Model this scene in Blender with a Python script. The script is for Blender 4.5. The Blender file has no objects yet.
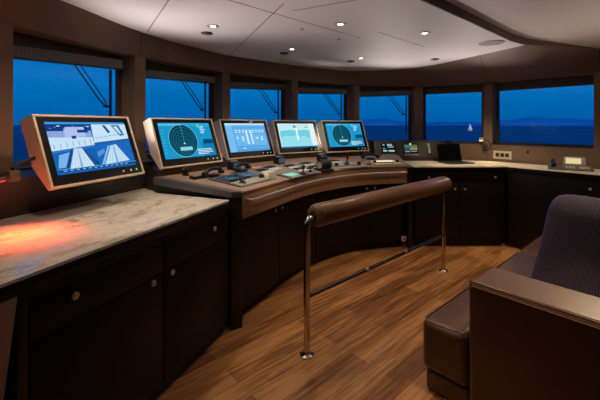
import bpy, bmesh, math, random
from mathutils import Vector, Matrix, Euler
random.seed(4)
SC = bpy.context.scene
COL = SC.collection
R = math.radians

# ---------------------------------------------------------------- materials
def lin(c):
    return tuple(((v/255)/12.92 if v/255 <= .04045 else ((v/255+.055)/1.055)**2.4) for v in c) + (1,)
MATS = {}
def mat(name, rgb, rough=.5, metal=0, spec=.5, var=0, scale=8, bump=0, bscale=200, coat=0, stretch=None):
    if name in MATS: return MATS[name]
    m = bpy.data.materials.new(name); m.use_nodes = True; nt = m.node_tree; N = nt.nodes; L = nt.links
    b = N['Principled BSDF']
    b.inputs['Roughness'].default_value = rough; b.inputs['Metallic'].default_value = metal
    b.inputs['Specular IOR Level'].default_value = spec
    b.inputs['Coat Weight'].default_value = coat; b.inputs['Coat Roughness'].default_value = .12
    c = lin(rgb); b.inputs['Base Color'].default_value = c
    tc = N.new('ShaderNodeTexCoord'); mp = N.new('ShaderNodeMapping'); L.new(tc.outputs['Object'], mp.inputs[0])
    if stretch: mp.inputs['Scale'].default_value = stretch
    if var:
        n = N.new('ShaderNodeTexNoise'); n.inputs['Scale'].default_value = scale; n.inputs['Detail'].default_value = 6
        L.new(mp.outputs[0], n.inputs[0])
        r = N.new('ShaderNodeValToRGB'); L.new(n.outputs['Fac'], r.inputs[0])
        r.color_ramp.elements[0].position = .3; r.color_ramp.elements[1].position = .7
        r.color_ramp.elements[0].color = tuple(x*(1-var) for x in c[:3])+(1,)
        r.color_ramp.elements[1].color = tuple(min(1, x*(1+var)) for x in c[:3])+(1,)
        L.new(r.outputs[0], b.inputs['Base Color'])
    if bump:
        n2 = N.new('ShaderNodeTexNoise'); n2.inputs['Scale'].default_value = bscale; n2.inputs['Detail'].default_value = 3
        L.new(tc.outputs['Object'], n2.inputs[0])
        bp = N.new('ShaderNodeBump'); bp.inputs['Strength'].default_value = bump; bp.inputs['Distance'].default_value = .003
        L.new(n2.outputs['Fac'], bp.inputs['Height']); L.new(bp.outputs[0], b.inputs['Normal'])
    MATS[name] = m; return m
def em(rgb, s=1.0):
    name = 'glow_%d_%d_%d_%g' % (*rgb, s)
    if name in MATS: return MATS[name]
    m = bpy.data.materials.new(name); m.use_nodes = True; nt = m.node_tree; nt.nodes.clear()
    e = nt.nodes.new('ShaderNodeEmission'); o = nt.nodes.new('ShaderNodeOutputMaterial')
    e.inputs[0].default_value = lin(rgb); e.inputs[1].default_value = s
    nt.links.new(e.outputs[0], o.inputs[0]); MATS[name] = m; return m

WENGE = mat('wenge_wood', (17, 10, 8), .42, spec=.25, var=.35, scale=5, stretch=(14, 14, 1))
WENGE2 = mat('black_edge_wood', (24, 21, 19), .35, spec=.3)
SILL = mat('brown_wall_leather', (110, 88, 71), .55, var=.08, scale=3, bump=.15, bscale=120)
HEADM = mat('brown_header_leather', (96, 76, 61), .55, var=.08, scale=3, bump=.12, bscale=120)
DASH = mat('dark_dash', (46, 35, 30), .5, bump=.1)
FRAME = mat('window_frame_brown', (52, 34, 25), .5)
CEIL = mat('ceiling_lacquer', (202, 196, 194), .6, spec=.2)
CEIL2 = mat('rear_ceiling_panel', (182, 166, 158), .6)
BLACK = mat('black_plastic', (14, 14, 15), .4)
BLACKR = mat('black_rubber', (9, 9, 9), .6)
GLOSSB = mat('black_screen_glass', (6, 7, 9), .08)
TAUPE = mat('taupe_paint', (194, 174, 154), .45)
CHROME = mat('chrome', (205, 200, 195), .15, 1)
STEEL = mat('brushed_steel', (205, 194, 180), .3, .75)
LEATHER = mat('brown_leather', (116, 80, 54), .34, var=.1, scale=10, bump=.25, bscale=90)
SOFAL = mat('sofa_leather', (86, 58, 39), .36, var=.1, scale=6, bump=.25, bscale=80)
STITCH = mat('pale_thread', (160, 130, 100), .6)
CTOP = mat('console_leather', (146, 120, 108), .45, var=.08, scale=14, bump=.2, bscale=150)
FASC = mat('console_fascia', (142, 108, 84), .4, var=.08, scale=6, bump=.1)
GREY = mat('grey_trim', (74, 76, 80), .45)
GREYP = mat('grey_panel', (150, 150, 148), .3)
PALE = mat('pale_plastic', (200, 190, 172), .45)
DKEY = mat('dark_key', (30, 32, 36), .5)
LKEY = mat('light_key', (185, 185, 175), .4)
BLUEP = mat('blue_glossy_panel', (40, 70, 105), .2)
WHITE = mat('white_paint', (225, 222, 215), .5)

def marble():
    m = bpy.data.materials.new('marble'); m.use_nodes = True; nt = m.node_tree; N = nt.nodes; L = nt.links
    b = N['Principled BSDF']; b.inputs['Roughness'].default_value = .05; b.inputs['Specular IOR Level'].default_value = .8
    tc = N.new('ShaderNodeTexCoord'); mp = N.new('ShaderNodeMapping'); mp.inputs['Rotation'].default_value = (0, 0, R(-66)); mp.inputs['Scale'].default_value = (1.7, 3.6, 1)
    L.new(tc.outputs['Object'], mp.inputs[0])
    n = N.new('ShaderNodeTexNoise'); n.inputs['Scale'].default_value = 2.2; n.inputs['Detail'].default_value = 10; n.inputs['Roughness'].default_value = .68; n.inputs['Distortion'].default_value = 1.2
    L.new(mp.outputs[0], n.inputs[0])
    r = N.new('ShaderNodeValToRGB'); L.new(n.outputs['Fac'], r.inputs[0]); e = r.color_ramp.elements
    e[0].position = .3; e[0].color = lin((160, 156, 152)); e[1].position = .62; e[1].color = lin((234, 231, 228))
    k = e.new(.42); k.color = lin((196, 190, 184)); k = e.new(.47); k.color = lin((224, 216, 204)); k = e.new(.5); k.color = lin((230, 226, 220))
    v = N.new('ShaderNodeTexNoise'); v.inputs['Scale'].default_value = 4.5; v.inputs['Detail'].default_value = 8; v.inputs['Distortion'].default_value = 2
    L.new(mp.outputs[0], v.inputs[0])
    r2 = N.new('ShaderNodeValToRGB'); L.new(v.outputs['Fac'], r2.inputs[0]); q = r2.color_ramp.elements
    q[0].position = .485; q[0].color = (0, 0, 0, 1); q[1].position = .515; q[1].color = (0, 0, 0, 1); z = q.new(.5); z.color = (.75, .75, .75, 1)
    mx = N.new('ShaderNodeMixRGB'); L.new(r2.outputs[0], mx.inputs[0]); L.new(r.outputs[0], mx.inputs[1]); mx.inputs[2].default_value = lin((150, 118, 74))
    L.new(mx.outputs[0], b.inputs['Base Color']); return m
MARBLE = marble()

def floor_mat():
    m = bpy.data.materials.new('teak_planks'); m.use_nodes = True; nt = m.node_tree; N = nt.nodes; L = nt.links
    b = N['Principled BSDF']; b.inputs['Roughness'].default_value = .38
    tc = N.new('ShaderNodeTexCoord'); mp = N.new('ShaderNodeMapping'); mp.inputs['Rotation'].default_value = (0, 0, R(-42))
    L.new(tc.outputs['Object'], mp.inputs[0])
    br = N.new('ShaderNodeTexBrick'); br.offset = .37; br.offset_frequency = 2
    br.inputs['Scale'].default_value = 1; br.inputs['Brick Width'].default_value = 1.1; br.inputs['Row Height'].default_value = .135
    br.inputs['Mortar Size'].default_value = .0016; br.inputs['Mortar Smooth'].default_value = .2
    br.inputs['Color1'].default_value = (0, 0, 0, 1); br.inputs['Color2'].default_value = (1, 1, 1, 1); br.inputs['Mortar'].default_value = (.5, .5, .5, 1)
    L.new(mp.outputs[0], br.inputs[0])
    g = N.new('ShaderNodeMapping'); g.inputs['Scale'].default_value = (1.6, 26, 1); L.new(mp.outputs[0], g.inputs[0])
    no = N.new('ShaderNodeTexNoise'); no.inputs['Scale'].default_value = 1.6; no.inputs['Detail'].default_value = 7; no.inputs['Roughness'].default_value = .62
    L.new(g.outputs[0], no.inputs[0])
    g2 = N.new('ShaderNodeMapping'); g2.inputs['Scale'].default_value = (1.2, 5, 1); L.new(mp.outputs[0], g2.inputs[0])
    n2 = N.new('ShaderNodeTexNoise'); n2.inputs['Scale'].default_value = 1.5; n2.inputs['Detail'].default_value = 4; L.new(g2.outputs[0], n2.inputs[0])
    a = N.new('ShaderNodeMath'); a.operation = 'MULTIPLY_ADD'; L.new(br.outputs['Color'], a.inputs[0]); a.inputs[1].default_value = .24
    L.new(no.outputs['Fac'], a.inputs[2])
    a2 = N.new('ShaderNodeMath'); a2.operation = 'MULTIPLY_ADD'; L.new(n2.outputs['Fac'], a2.inputs[0]); a2.inputs[1].default_value = .5; L.new(a.outputs[0], a2.inputs[2])
    r = N.new('ShaderNodeValToRGB'); L.new(a2.outputs[0], r.inputs[0]); e = r.color_ramp.elements
    e[0].position = .6; e[0].color = lin((84, 52, 30)); e[1].position = 1.08; e[1].color = lin((190, 134, 84))
    k = e.new(.82); k.color = lin((142, 92, 54))
    mx = N.new('ShaderNodeMixRGB'); L.new(br.outputs['Fac'], mx.inputs[0]); L.new(r.outputs[0], mx.inputs[1]); mx.inputs[2].default_value = lin((62, 38, 20))
    L.new(mx.outputs[0], b.inputs['Base Color'])
    bp = N.new('ShaderNodeBump'); bp.inputs['Strength'].default_value = .12; L.new(no.outputs['Fac'], bp.inputs['Height']); L.new(bp.outputs[0], b.inputs['Normal'])
    return m

def glass_mat():
    m = bpy.data.materials.new('window_glass'); m.use_nodes = True; nt = m.node_tree; nt.nodes.clear()
    t = nt.nodes.new('ShaderNodeBsdfTransparent'); g = nt.nodes.new('ShaderNodeBsdfGlossy'); g.inputs['Roughness'].default_value = .02
    t.inputs[0].default_value = (.94, .95, .95, 1)
    f = nt.nodes.new('ShaderNodeFresnel'); f.inputs[0].default_value = 1.2
    x = nt.nodes.new('ShaderNodeMixShader'); o = nt.nodes.new('ShaderNodeOutputMaterial')
    nt.links.new(f.outputs[0], x.inputs[0]); nt.links.new(t.outputs[0], x.inputs[1]); nt.links.new(g.outputs[0], x.inputs[2]); nt.links.new(x.outputs[0], o.inputs[0])
    return m
GLASS = glass_mat()

def knit():
    m = bpy.data.materials.new('purple_knit'); m.use_nodes = True; nt = m.node_tree; N = nt.nodes; L = nt.links
    b = N['Principled BSDF']; b.inputs['Roughness'].default_value = .9; b.inputs['Sheen Weight'].default_value = .1
    tc = N.new('ShaderNodeTexCoord')
    w = N.new('ShaderNodeTexWave'); w.inputs['Scale'].default_value = 27; w.bands_direction = 'X'; w.inputs['Distortion'].default_value = .6; L.new(tc.outputs['Object'], w.inputs[0])
    w2 = N.new('ShaderNodeTexWave'); w2.inputs['Scale'].default_value = 35; w2.bands_direction = 'Z'; w2.inputs['Distortion'].default_value = .6; L.new(tc.outputs['Object'], w2.inputs[0])
    mu = N.new('ShaderNodeMath'); mu.operation = 'MULTIPLY'; L.new(w.outputs['Fac'], mu.inputs[0]); L.new(w2.outputs['Fac'], mu.inputs[1])
    r = N.new('ShaderNodeValToRGB'); L.new(mu.outputs[0], r.inputs[0])
    r.color_ramp.elements[0].color = lin((10, 8, 40)); r.color_ramp.elements[1].color = lin((112, 66, 118))
    L.new(r.outputs[0], b.inputs['Base Color'])
    bp = N.new('ShaderNodeBump'); bp.inputs['Strength'].default_value = 1; bp.inputs['Distance'].default_value = .014
    L.new(mu.outputs[0], bp.inputs['Height']); L.new(bp.outputs[0], b.inputs['Normal']); return m
KNIT = knit()
PIPING = mat('blue_piping', (50, 52, 130), .8)

# ---------------------------------------------------------------- mesh builder
class MB:
    def __init__(s): s.bm = bmesh.new(); s.mats = []
    def mi(s, m):
        if m is None: return 0
        if m not in s.mats: s.mats.append(m)
        return s.mats.index(m)
    def faces(s, vs, fs, m=None, M=None):
        v = [s.bm.verts.new((M @ Vector(p)) if M else Vector(p)) for p in vs]; out = []
        for f in fs:
            try:
                q = s.bm.faces.new([v[i] for i in f]); q.material_index = s.mi(m); out.append(q)
            except ValueError: pass
        return v, out
    def hexa(s, p, m=None, bev=0, M=None):
        v, f = s.faces(p, [(3, 2, 1, 0), (4, 5, 6, 7), (0, 1, 5, 4), (1, 2, 6, 5), (2, 3, 7, 6), (3, 0, 4, 7)], m, M)
        if bev:
            ed = {e for q in f for e in q.edges}
            r = bmesh.ops.bevel(s.bm, geom=list(ed), offset=bev, segments=2, affect='EDGES', profile=.5)
            for q in r['faces']: q.material_index = s.mi(m)
        return s
    def box(s, x0, x1, y0, y1, z0, z1, m=None, bev=0, M=None):
        return s.hexa([(x0, y0, z0), (x1, y0, z0), (x1, y1, z0), (x0, y1, z0), (x0, y0, z1), (x1, y0, z1), (x1, y1, z1), (x0, y1, z1)], m, bev, M)
    def prism(s, poly, z0, z1, m=None, M=None, bev=0):
        a = sum(poly[i][0]*poly[(i+1) % len(poly)][1]-poly[(i+1) % len(poly)][0]*poly[i][1] for i in range(len(poly)))
        if a < 0: poly = poly[::-1]
        n = len(poly)
        vs = [(x, y, z0) for x, y in poly]+[(x, y, z1) for x, y in poly]
        v, f = s.faces(vs, [tuple(range(n))[::-1], tuple(range(n, 2*n))]+[(i, (i+1) % n, n+(i+1) % n, n+i) for i in range(n)], m, M)
        if bev:
            ed = {e for q in f for e in q.edges}
            r = bmesh.ops.bevel(s.bm, geom=list(ed), offset=bev, segments=3, affect='EDGES', profile=.5)
            for q in r['faces']: q.material_index = s.mi(m)
        return s
    def tube(s, path, r, m=None, seg=14, cap=True, M=None):
        P = [Vector(p) for p in path]; rr = r if isinstance(r, (list, tuple)) else [r]*len(P)
        rings = []; up = None
        for i, p in enumerate(P):
            t = (P[min(i+1, len(P)-1)]-P[max(i-1, 0)]).normalized()
            if up is None:
                up = Vector((0, 0, 1)) if abs(t.z) < .9 else Vector((1, 0, 0))
            a = t.cross(up).normalized(); b = a.cross(t).normalized(); up = b
            rings.append([p+(a*math.cos(2*math.pi*k/seg)+b*math.sin(2*math.pi*k/seg))*rr[i] for k in range(seg)])
        vs = [q for g in rings for q in g]; fs = []
        for i in range(len(P)-1):
            for k in range(seg):
                fs.append((i*seg+k, i*seg+(k+1) % seg, (i+1)*seg+(k+1) % seg, (i+1)*seg+k))
        if cap:
            fs.append(tuple(range(seg))[::-1]); fs.append(tuple(range((len(P)-1)*seg, len(P)*seg)))
        s.faces(vs, fs, m, M); return s
    def lathe(s, prof, m=None, seg=20, M=None):     # profile of (radius, z)
        vs = []; fs = []
        for r, z in prof:
            for k in range(seg):
                a = 2*math.pi*k/seg; vs.append((r*math.cos(a), r*math.sin(a), z))
        for i in range(len(prof)-1):
            for k in range(seg):
                fs.append((i*seg+k, i*seg+(k+1) % seg, (i+1)*seg+(k+1) % seg, (i+1)*seg+k))
        fs.append(tuple(range(seg))[::-1]); fs.append(tuple(range((len(prof)-1)*seg, len(prof)*seg)))
        s.faces(vs, fs, m, M); return s
    def build(s, name, m=None, parent=None, world=False, smooth=True):
        if m is not None and m not in s.mats: s.mats.insert(0, m) if not s.mats else s.mats.append(m)
        if world and parent is not None:
            s.bm.transform(root_matrix(parent).inverted())
        bmesh.ops.recalc_face_normals(s.bm, faces=s.bm.faces) if not getattr(s, 'keep', False) else None
        me = bpy.data.meshes.new(name); s.bm.to_mesh(me); s.bm.free()
        for q in s.mats: me.materials.append(q)
        if smooth:
            me.polygons.foreach_set('use_smooth', [True]*len(me.polygons))
            me.set_sharp_from_angle(angle=R(35))
        o = bpy.data.objects.new(name, me); COL.objects.link(o)
        if parent is not None: o.parent = parent
        return o
def loc_matrix(o): return Matrix.LocRotScale(o.location, o.rotation_euler, o.scale)
def root_matrix(o):
    M = loc_matrix(o)
    while o.parent: o = o.parent; M = loc_matrix(o) @ M
    return M
def tag(o, label, cat, group=None):
    o['label'] = label; o['category'] = cat
    if group: o['group'] = group
    return o
def thing(name, label, cat, loc=(0, 0, 0), rot=(0, 0, 0), group=None):
    o = bpy.data.objects.new(name, None); COL.objects.link(o); o.location = loc; o.rotation_euler = rot; o.empty_display_size = .1
    return tag(o, label, cat, group)
def struct(o): o['kind'] = 'structure'; return o
def copy_tree(o, parent=None):
    c = o.copy(); COL.objects.link(c)
    if parent is not None: c.parent = parent
    for ch in [x for x in list(COL.objects) if x.parent == o]: copy_tree(ch, c)
    return c

# ---------------------------------------------------------------- curves of the room
def spline(P, n=16):
    P = [Vector((*p, 0)) if len(p) == 2 else Vector(p) for p in P]; P = [2*P[0]-P[1]]+P+[2*P[-1]-P[-2]]; o = []
    for i in range(1, len(P)-2):
        a, b, c, d = P[i-1:i+3]
        for k in range(n):
            t = k/n; o.append(.5*((2*b)+(c-a)*t+(2*a-5*b+4*c-d)*t*t+(3*b-a-3*c+d)*t**3))
    o.append(P[-2]); return o
def resample(C, n):
    L = [0]
    for a, b in zip(C, C[1:]): L.append(L[-1]+(b-a).length)
    out = []; j = 0
    for k in range(n+1):
        d = L[-1]*k/n
        while j < len(C)-2 and L[j+1] < d: j += 1
        t = (d-L[j])/max(1e-9, L[j+1]-L[j]); out.append(C[j].lerp(C[j+1], min(1, t)))
    return out
NS = 60
FR = resample(spline([(-.44, 2.585), (-.27, 2.90), (-.045, 3.32), (.15, 3.60), (.43, 3.88), (.80, 4.11), (1.30, 4.235)]), NS)
BK = resample(spline([(-1.14, 2.80), (-.90, 3.16), (-.49, 3.85), (.05, 4.45), (.66, 4.66), (1.36, 4.85)]), NS)
def normal(i):
    t = (FR[min(i+1, NS)]-FR[max(i-1, 0)]).normalized(); return Vector((-t.y, t.x, 0))
def con(s, v):
    x = s*NS; i = min(int(x), NS-1); f = x-i
    return FR[i].lerp(FR[i+1], f)+normal(i).lerp(normal(i+1), f).normalized()*v
ZF, ZB = 1.01, 1.085
def top_z(x, y):
    p = Vector((x, y, 0)); i = min(range(NS+1), key=lambda k: (FR[k]-p).length)
    v = max(0, (p-FR[i]).dot(normal(i))); dp = (BK[i]-FR[i]).length
    return ZF+(ZB-ZF)*min(1, v/dp)
def curved(mb, v0, v1, z0, z1, s0, s1, n=24, m=None):
    vs = []
    for k in range(n+1):
        s = s0+(s1-s0)*k/n; a = con(s, v0); b = con(s, v1)
        vs += [(a.x, a.y, z0), (b.x, b.y, z0), (b.x, b.y, z1), (a.x, a.y, z1)]
    fs = [(0, 1, 2, 3), (4*n+3, 4*n+2, 4*n+1, 4*n)]
    for k in range(n):
        o = 4*k
        for q in range(4): fs.append((o+q, o+4+q, o+4+(q+1) % 4, o+(q+1) % 4))
    mb.faces(vs, fs, m); return mb

# ================================================================ SETTING
P = [Vector(p) for p in [(-2.45, -2.6), (-2.34, 0.3), (-1.747, 2.039), (-1.401, 3.065), (-.849, 4.016), (-.074, 4.698), (.851, 5.317), (1.816, 5.384), (2.642, 4.918), (3.428, 4.0), (4.1, 2.9), (4.4, .2), (3.6, -2.6)]]
NP = len(P); W0 = 2      # P[2]..P[9] carry the seven windows
def seg(i): d = (P[(i+1) % NP]-P[i]).normalized(); return d, Vector((-d.y, d.x))
def outer(i, d):
    _, a = seg((i-1) % NP); _, b = seg(i); m = (a+b).normalized(); return P[i]+m*(d/max(.5, m.dot(b)))
ZS, ZH, ZC, ZR = 1.225, 2.10, 2.30, 2.37
DP = .20
fl = MB(); fl.prism([tuple(outer(i, .1)) for i in range(NP)], -.06, 0)
struct(fl.build('floor', floor_mat()))
rc = MB(); rc.prism([tuple(outer(i, .2)) for i in range(NP)], ZR, ZR+.06)
struct(rc.build('ceiling', CEIL2))
# lower front oval ceiling panel with a brown step along its rear edge
E2 = [(-2.2, .3), (-1.78, 1.3), (-1.535, 2.239), (-1.333, 3.11), (-.812, 4.178), (0, 4.91), (.888, 5.18), (1.654, 4.826), (2.057, 4.0), (2.25, 3.5)]
EC = spline(E2, 10)
raft = [(p.x, p.y) for p in EC]
rear = [(2.0, 3.333), (.768, 2.24), (-1.85, -.08)]
rm = MB(); rm.prism(raft+rear, ZC, ZR-.002)
struct(rm.build('ceiling.001', CEIL))
st = MB()
pts = [Vector(raft[-1])]+[Vector(p) for p in rear]
for a, b in zip(pts, pts[1:]):
    d = (b-a).normalized(); n = Vector((-d.y, d.x))
    if n.dot(Vector((1, -1))) < 0: n = -n
    st.prism([tuple(a-d*.0), tuple(b), tuple(b+n*.012), tuple(a+n*.012)], ZC-.002, ZR-.001)
struct(st.build('trim_1', HEADM))
seams = MB()
def seam(a, b, w=.003, z=ZC):
    a = Vector(a); b = Vector(b); d = (b-a).normalized(); n = Vector((-d.y, d.x))*w
    seams.prism([tuple(a-n), tuple(b-n), tuple(b+n), tuple(a+n)], z-.0012, z+.001)
seam((0, 2.69), (.56, 3.22)); seam((.67, 3.01), (1.28, 3.59)); seam((-.84, 2.24), (-1.31, 3.0)); seam((-.106, 2.3), (-.845, 4.1)); seam((.0, 2.69), (-.9, 1.8)); seam((.62, 2.1), (-.05, 2.45))
struct(seams.build('trim_2', mat('ceiling_seam', (70, 62, 58), .8)))  # grey strips along the ceiling panel joints

# header band: slopes from the ceiling's oval edge down to the window heads
hd = MB()
top = []; bot = []
tops = {1: Vector((-2.2, .3)), 2: Vector((-1.60, 1.95)), 3: Vector((-1.345, 3.03)), 4: Vector((-.86, 4.10)), 5: Vector((-.06, 4.87)), 6: Vector((.85, 5.18)), 7: Vector((1.60, 4.87)), 8: Vector((2.02, 4.1)), 9: Vector((3.38, 3.97))}
for i in range(1, 10):
    bot.append(P[i])
for i in range(1, 9):
    n = 8
    for k in range(n+(i == 8)):
        f = k/n
        b = P[i].lerp(P[i+1], f)
        if i < 8:
            t = tops[i].lerp(tops[i+1], f)
            c = min(EC, key=lambda q: (Vector((q.x, q.y))-t).length); t = Vector((c.x, c.y)); zt = ZC+.004
        else:
            a0 = Vector((2.057, 4.0)).lerp(Vector((2.25, 3.5)), min(1, f*2)); t = a0 if f <= .5 else Vector((2.25, 3.5)).lerp(tops[9], (f-.5)*2)
            zt = ZC+.004 if f <= .5 else ZC+.004+(f-.5)*2*.064
        top.append((t.x, t.y, zt)); bot2 = (b.x, b.y, ZH); bot.append(bot2)
bot = [q for q in bot if isinstance(q, tuple)]
n = len(top)
hi = [q for q in top[-5:]]; hd.faces(hi+[(x, y, ZR+.001) for x, y, z in hi], [(k, k+1, 6+k, 5+k) for k in range(4)])
hd.faces(bot+top, [(i, i+1, n+i+1, n+i) for i in range(n-1)])
struct(hd.build('trim_3', HEADM))
hj = MB()
for i in range(3, 9):
    t = tops[i] if i < 8 else Vector((2.057, 4.0)); c = min(EC, key=lambda q: (Vector((q.x, q.y))-t).length) 
    a = Vector((P[i].x, P[i].y, ZH)); b = Vector((c.x, c.y, ZC)); ii = (a-Vector((.6, 2.6, 1.9))).normalized()*.0025
    hj.tube([a-ii, b-ii], .0016, seg=6)
struct(hj.build('trim_4', mat('seam_dark', (28, 20, 16), .8)))

# walls
wf = MB(); bw = .055
for i in range(2, 9):
    d, n = seg(i); a, b = P[i], P[i+1]; ao, bo = outer(i, DP), outer(i+1, DP)
    wf.prism([tuple(a), tuple(b), tuple(bo), tuple(ao)], 0, ZS)
    wf.prism([tuple(a), tuple(b), tuple(bo), tuple(ao)], ZH, ZR+.02)
for i in range(2, 10):
    d0, n0 = seg(i-1); d1, n1 = seg(i); w0 = .3 if i == 2 else bw; w1 = .07 if i == 2 else (.3 if i == 9 else bw)
    wf.prism([tuple(P[i]-d0*w0), tuple(P[i]), tuple(P[i]+d1*w1), tuple(P[i]+d1*w1+n1*DP), tuple(outer(i, DP)), tuple(P[i]-d0*w0+n0*DP)], ZS-.001, ZH+.001)
struct(wf.build('wall_front', SILL))
def solid_wall(name, idx, m):
    w = MB()
    for i in idx:
        a, b = P[i], P[(i+1) % NP]
        w.prism([tuple(a), tuple(b), tuple(outer((i+1) % NP, .12)), tuple(outer(i, .12))], 0, ZR+.02)
    struct(w.build(name, m))
solid_wall('wall_left', [0, 1], HEADM); solid_wall('wall_right', [9, 10, 11], HEADM); solid_wall('wall_back', [12], HEADM)

# windows
PLEAT = mat('pleated_fabric', (140, 146, 154), .8)
PLEAT.node_tree.nodes['Principled BSDF'].inputs['Transmission Weight'].default_value = .35
blind_labels = ['deep pleated roller blind folded up at the head of the nearest left window', 'pleated blind folded up behind the left radar monitor, second window from the left',
                'pleated blind folded up in the window behind the table display monitor', 'pleated blind folded up in the window above the right radar monitor', 'pleated blind folded up in the window above the two small instrument displays']
wiper_labels = ['black window wiper outside the large nearest left window, over the camera monitor', 'black window wiper outside the second window from the left, over the left radar monitor',
                'black window wiper outside the window over the table display monitor', 'black window wiper outside the window over the right radar monitor', 'black window wiper outside the window over the two small instrument displays']
for k in range(7):
    i = W0+k; d, n = seg(i)
    la = .07 if k == 0 else bw; lb = bw if k < 6 else .3
    if k == 6: lb = .0
    Lw = (P[i+1]-P[i]).length
    M = Matrix.Translation((P[i].x, P[i].y, 0)) @ Matrix(((d.x, n.x, 0, 0), (d.y, n.y, 0, 0), (0, 0, 1, 0), (0, 0, 0, 1)))
    x0, x1 = la-.0, Lw-lb+ (.0)
    fb = .03
    f = MB()
    y0, y1 = .15, .19
    f.box(x0-.06, x1+.06, y0, y1, 1.98, ZH+.0005, M=M); f.box(x0-.06, x1+.06, y0, y1, ZS+.0005, ZS+.032, M=M)
    f.box(x0-.06, x0+fb, y0+.001, y1-.001, ZS+.03, 1.985, M=M); f.box(x1-fb, x1+.06, y0+.001, y1-.001, ZS+.03, 1.985, M=M)
    fo = struct(f.build('window_%d' % (k+1), FRAME))
    g = MB(); g.box(x0+fb-.01, x1-fb+.01, .168, .174, ZS+.025, 1.99, M=M); g.build('glass', GLASS, fo)
    s = MB(); s.box(x0, x1, .004, y0+.004, ZS+.0005, ZS+.008, M=M); s.build('window_sill', FRAME, fo)
    if k < 5:
        zb = 1.955 if k == 0 else 1.962
        t = thing('pleated_blind', blind_labels[k], 'blind', (*(P[i]+d*(Lw/2)+n*.11), zb), (0, -(.065 if k == 0 else .04), math.atan2(d.y, d.x)))
        h = (x1-x0)/2-.012; mb = MB()
        vs = []; fs = []; np_ = int(h*2/.012)
        for q in range(np_+1):
            x = -h+q*2*h/np_; y = .006*(1 if q % 2 else -1); vs += [(x, y, 0), (x, y, 2.03-zb), (x, y+.008, 2.03-zb), (x, y+.008, 0)]
        for q in range(np_):
            o = 4*q
            for r in range(4): fs.append((o+r, o+4+r, o+4+(r+1) % 4, o+(r+1) % 4))
        mb.faces(vs, fs); mb.build('pleats', PLEAT, t, smooth=False)
        mb = MB(); mb.box(-h, h, -.012, .014, -.012, 0, bev=.003); mb.build('bottom_rail', mat('blind_rail', (44, 44, 48), .5), t)
        # wiper: mounted over the head, two parallel arms to a pivot and an upright blade
        t = thing('window_wiper', wiper_labels[k], 'wiper', (*(P[i]+n*.215), ZH), (0, 0, math.atan2(d.y, d.x)))
        xa = x0+(x1-x0)*.50; xb = x1-fb-.03; zb2 = -.44 if k == 0 else -.43
        mb = MB(); mb.box(xa-.03, xa+.09, .0, .05, -.05, .05, bev=.006); mb.build('motor_housing', BLACK, t)
        mb = MB(); mb.tube([(xa, .03, 0), (xb-.09, .018, zb2+.05), (xb-.03, .014, zb2)], .006, seg=8); mb.build('arm', BLACK, t)
        mb = MB(); mb.tube([(xa+.055, .03, 0), (xb-.035, .018, zb2+.05), (xb-.02, .014, zb2)], .005, seg=8); mb.build('arm', BLACK, t)
        mb = MB(); mb.box(xb-.05, xb+.015, .004, .024, zb2-.008, zb2+.008); mb.build('pivot_link', BLACK, t)
        mb = MB(); mb.box(xb+.005, xb+.022, .002, .02, zb2-.3, zb2+.32, bev=.003); mb.build('blade', BLACKR, t)

# outside
sea = MB(); sea.faces([(-60000, -60000, -8), (60000, -60000, -8), (60000, 60000, -8), (-60000, 60000, -8)], [(0, 1, 2, 3)])
def sea_mat():
    m = bpy.data.materials.new('sea_water'); m.use_nodes = True; N = m.node_tree.nodes; L = m.node_tree.links; b = N['Principled BSDF']
    b.inputs['Base Color'].default_value = lin((0, 62, 150)); b.inputs['Roughness'].default_value = .45; b.inputs['Specular IOR Level'].default_value = .12
    tc = N.new('ShaderNodeTexCoord'); no = N.new('ShaderNodeTexNoise'); no.inputs['Scale'].default_value = .12; no.inputs['Detail'].default_value = 6; L.new(tc.outputs['Object'], no.inputs[0])
    bp = N.new('ShaderNodeBump'); bp.inputs['Strength'].default_value = .6; bp.inputs['Distance'].default_value = 2; L.new(no.outputs['Fac'], bp.inputs['Height']); L.new(bp.outputs[0], b.inputs['Normal'])
    n3 = N.new('ShaderNodeTexNoise'); n3.inputs['Scale'].default_value = .02; n3.inputs['Detail'].default_value = 9; n3.inputs['Roughness'].default_value = .75; L.new(tc.outputs['Object'], n3.inputs[0])
    r = N.new('ShaderNodeValToRGB'); L.new(n3.outputs['Fac'], r.inputs[0]); r.color_ramp.elements[0].position = .38; r.color_ramp.elements[1].position = .66
    r.color_ramp.elements[0].color = lin((0, 36, 100)); r.color_ramp.elements[1].color = lin((4, 62, 145)); L.new(r.outputs[0], b.inputs['Base Color']); return m
so = struct(sea.build('sea', sea_mat())); so['kind'] = 'structure'
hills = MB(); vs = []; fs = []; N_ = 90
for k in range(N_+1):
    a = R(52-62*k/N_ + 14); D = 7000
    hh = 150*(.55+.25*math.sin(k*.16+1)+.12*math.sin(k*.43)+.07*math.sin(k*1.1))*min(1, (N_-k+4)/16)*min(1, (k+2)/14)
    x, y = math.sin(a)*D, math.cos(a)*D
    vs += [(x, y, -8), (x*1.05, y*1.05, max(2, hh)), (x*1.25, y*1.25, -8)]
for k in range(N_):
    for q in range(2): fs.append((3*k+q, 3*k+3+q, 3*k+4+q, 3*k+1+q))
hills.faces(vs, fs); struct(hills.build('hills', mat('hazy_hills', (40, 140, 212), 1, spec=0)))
t = thing('sailboat', 'tiny white sailboat on the sea seen through the sixth window', 'boat', (.486*600, 600, -8), (0, 0, R(20)))
mb = MB(); mb.hexa([(-4, -1.2, -.3), (4.5, -.1, -.3), (4.5, .1, -.3), (-4, 1.2, -.3), (-4.4, -1.5, 1.1), (5.5, -.1, 1.3), (5.5, .1, 1.3), (-4.4, 1.5, 1.1)]); mb.build('hull', WHITE, t)
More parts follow.
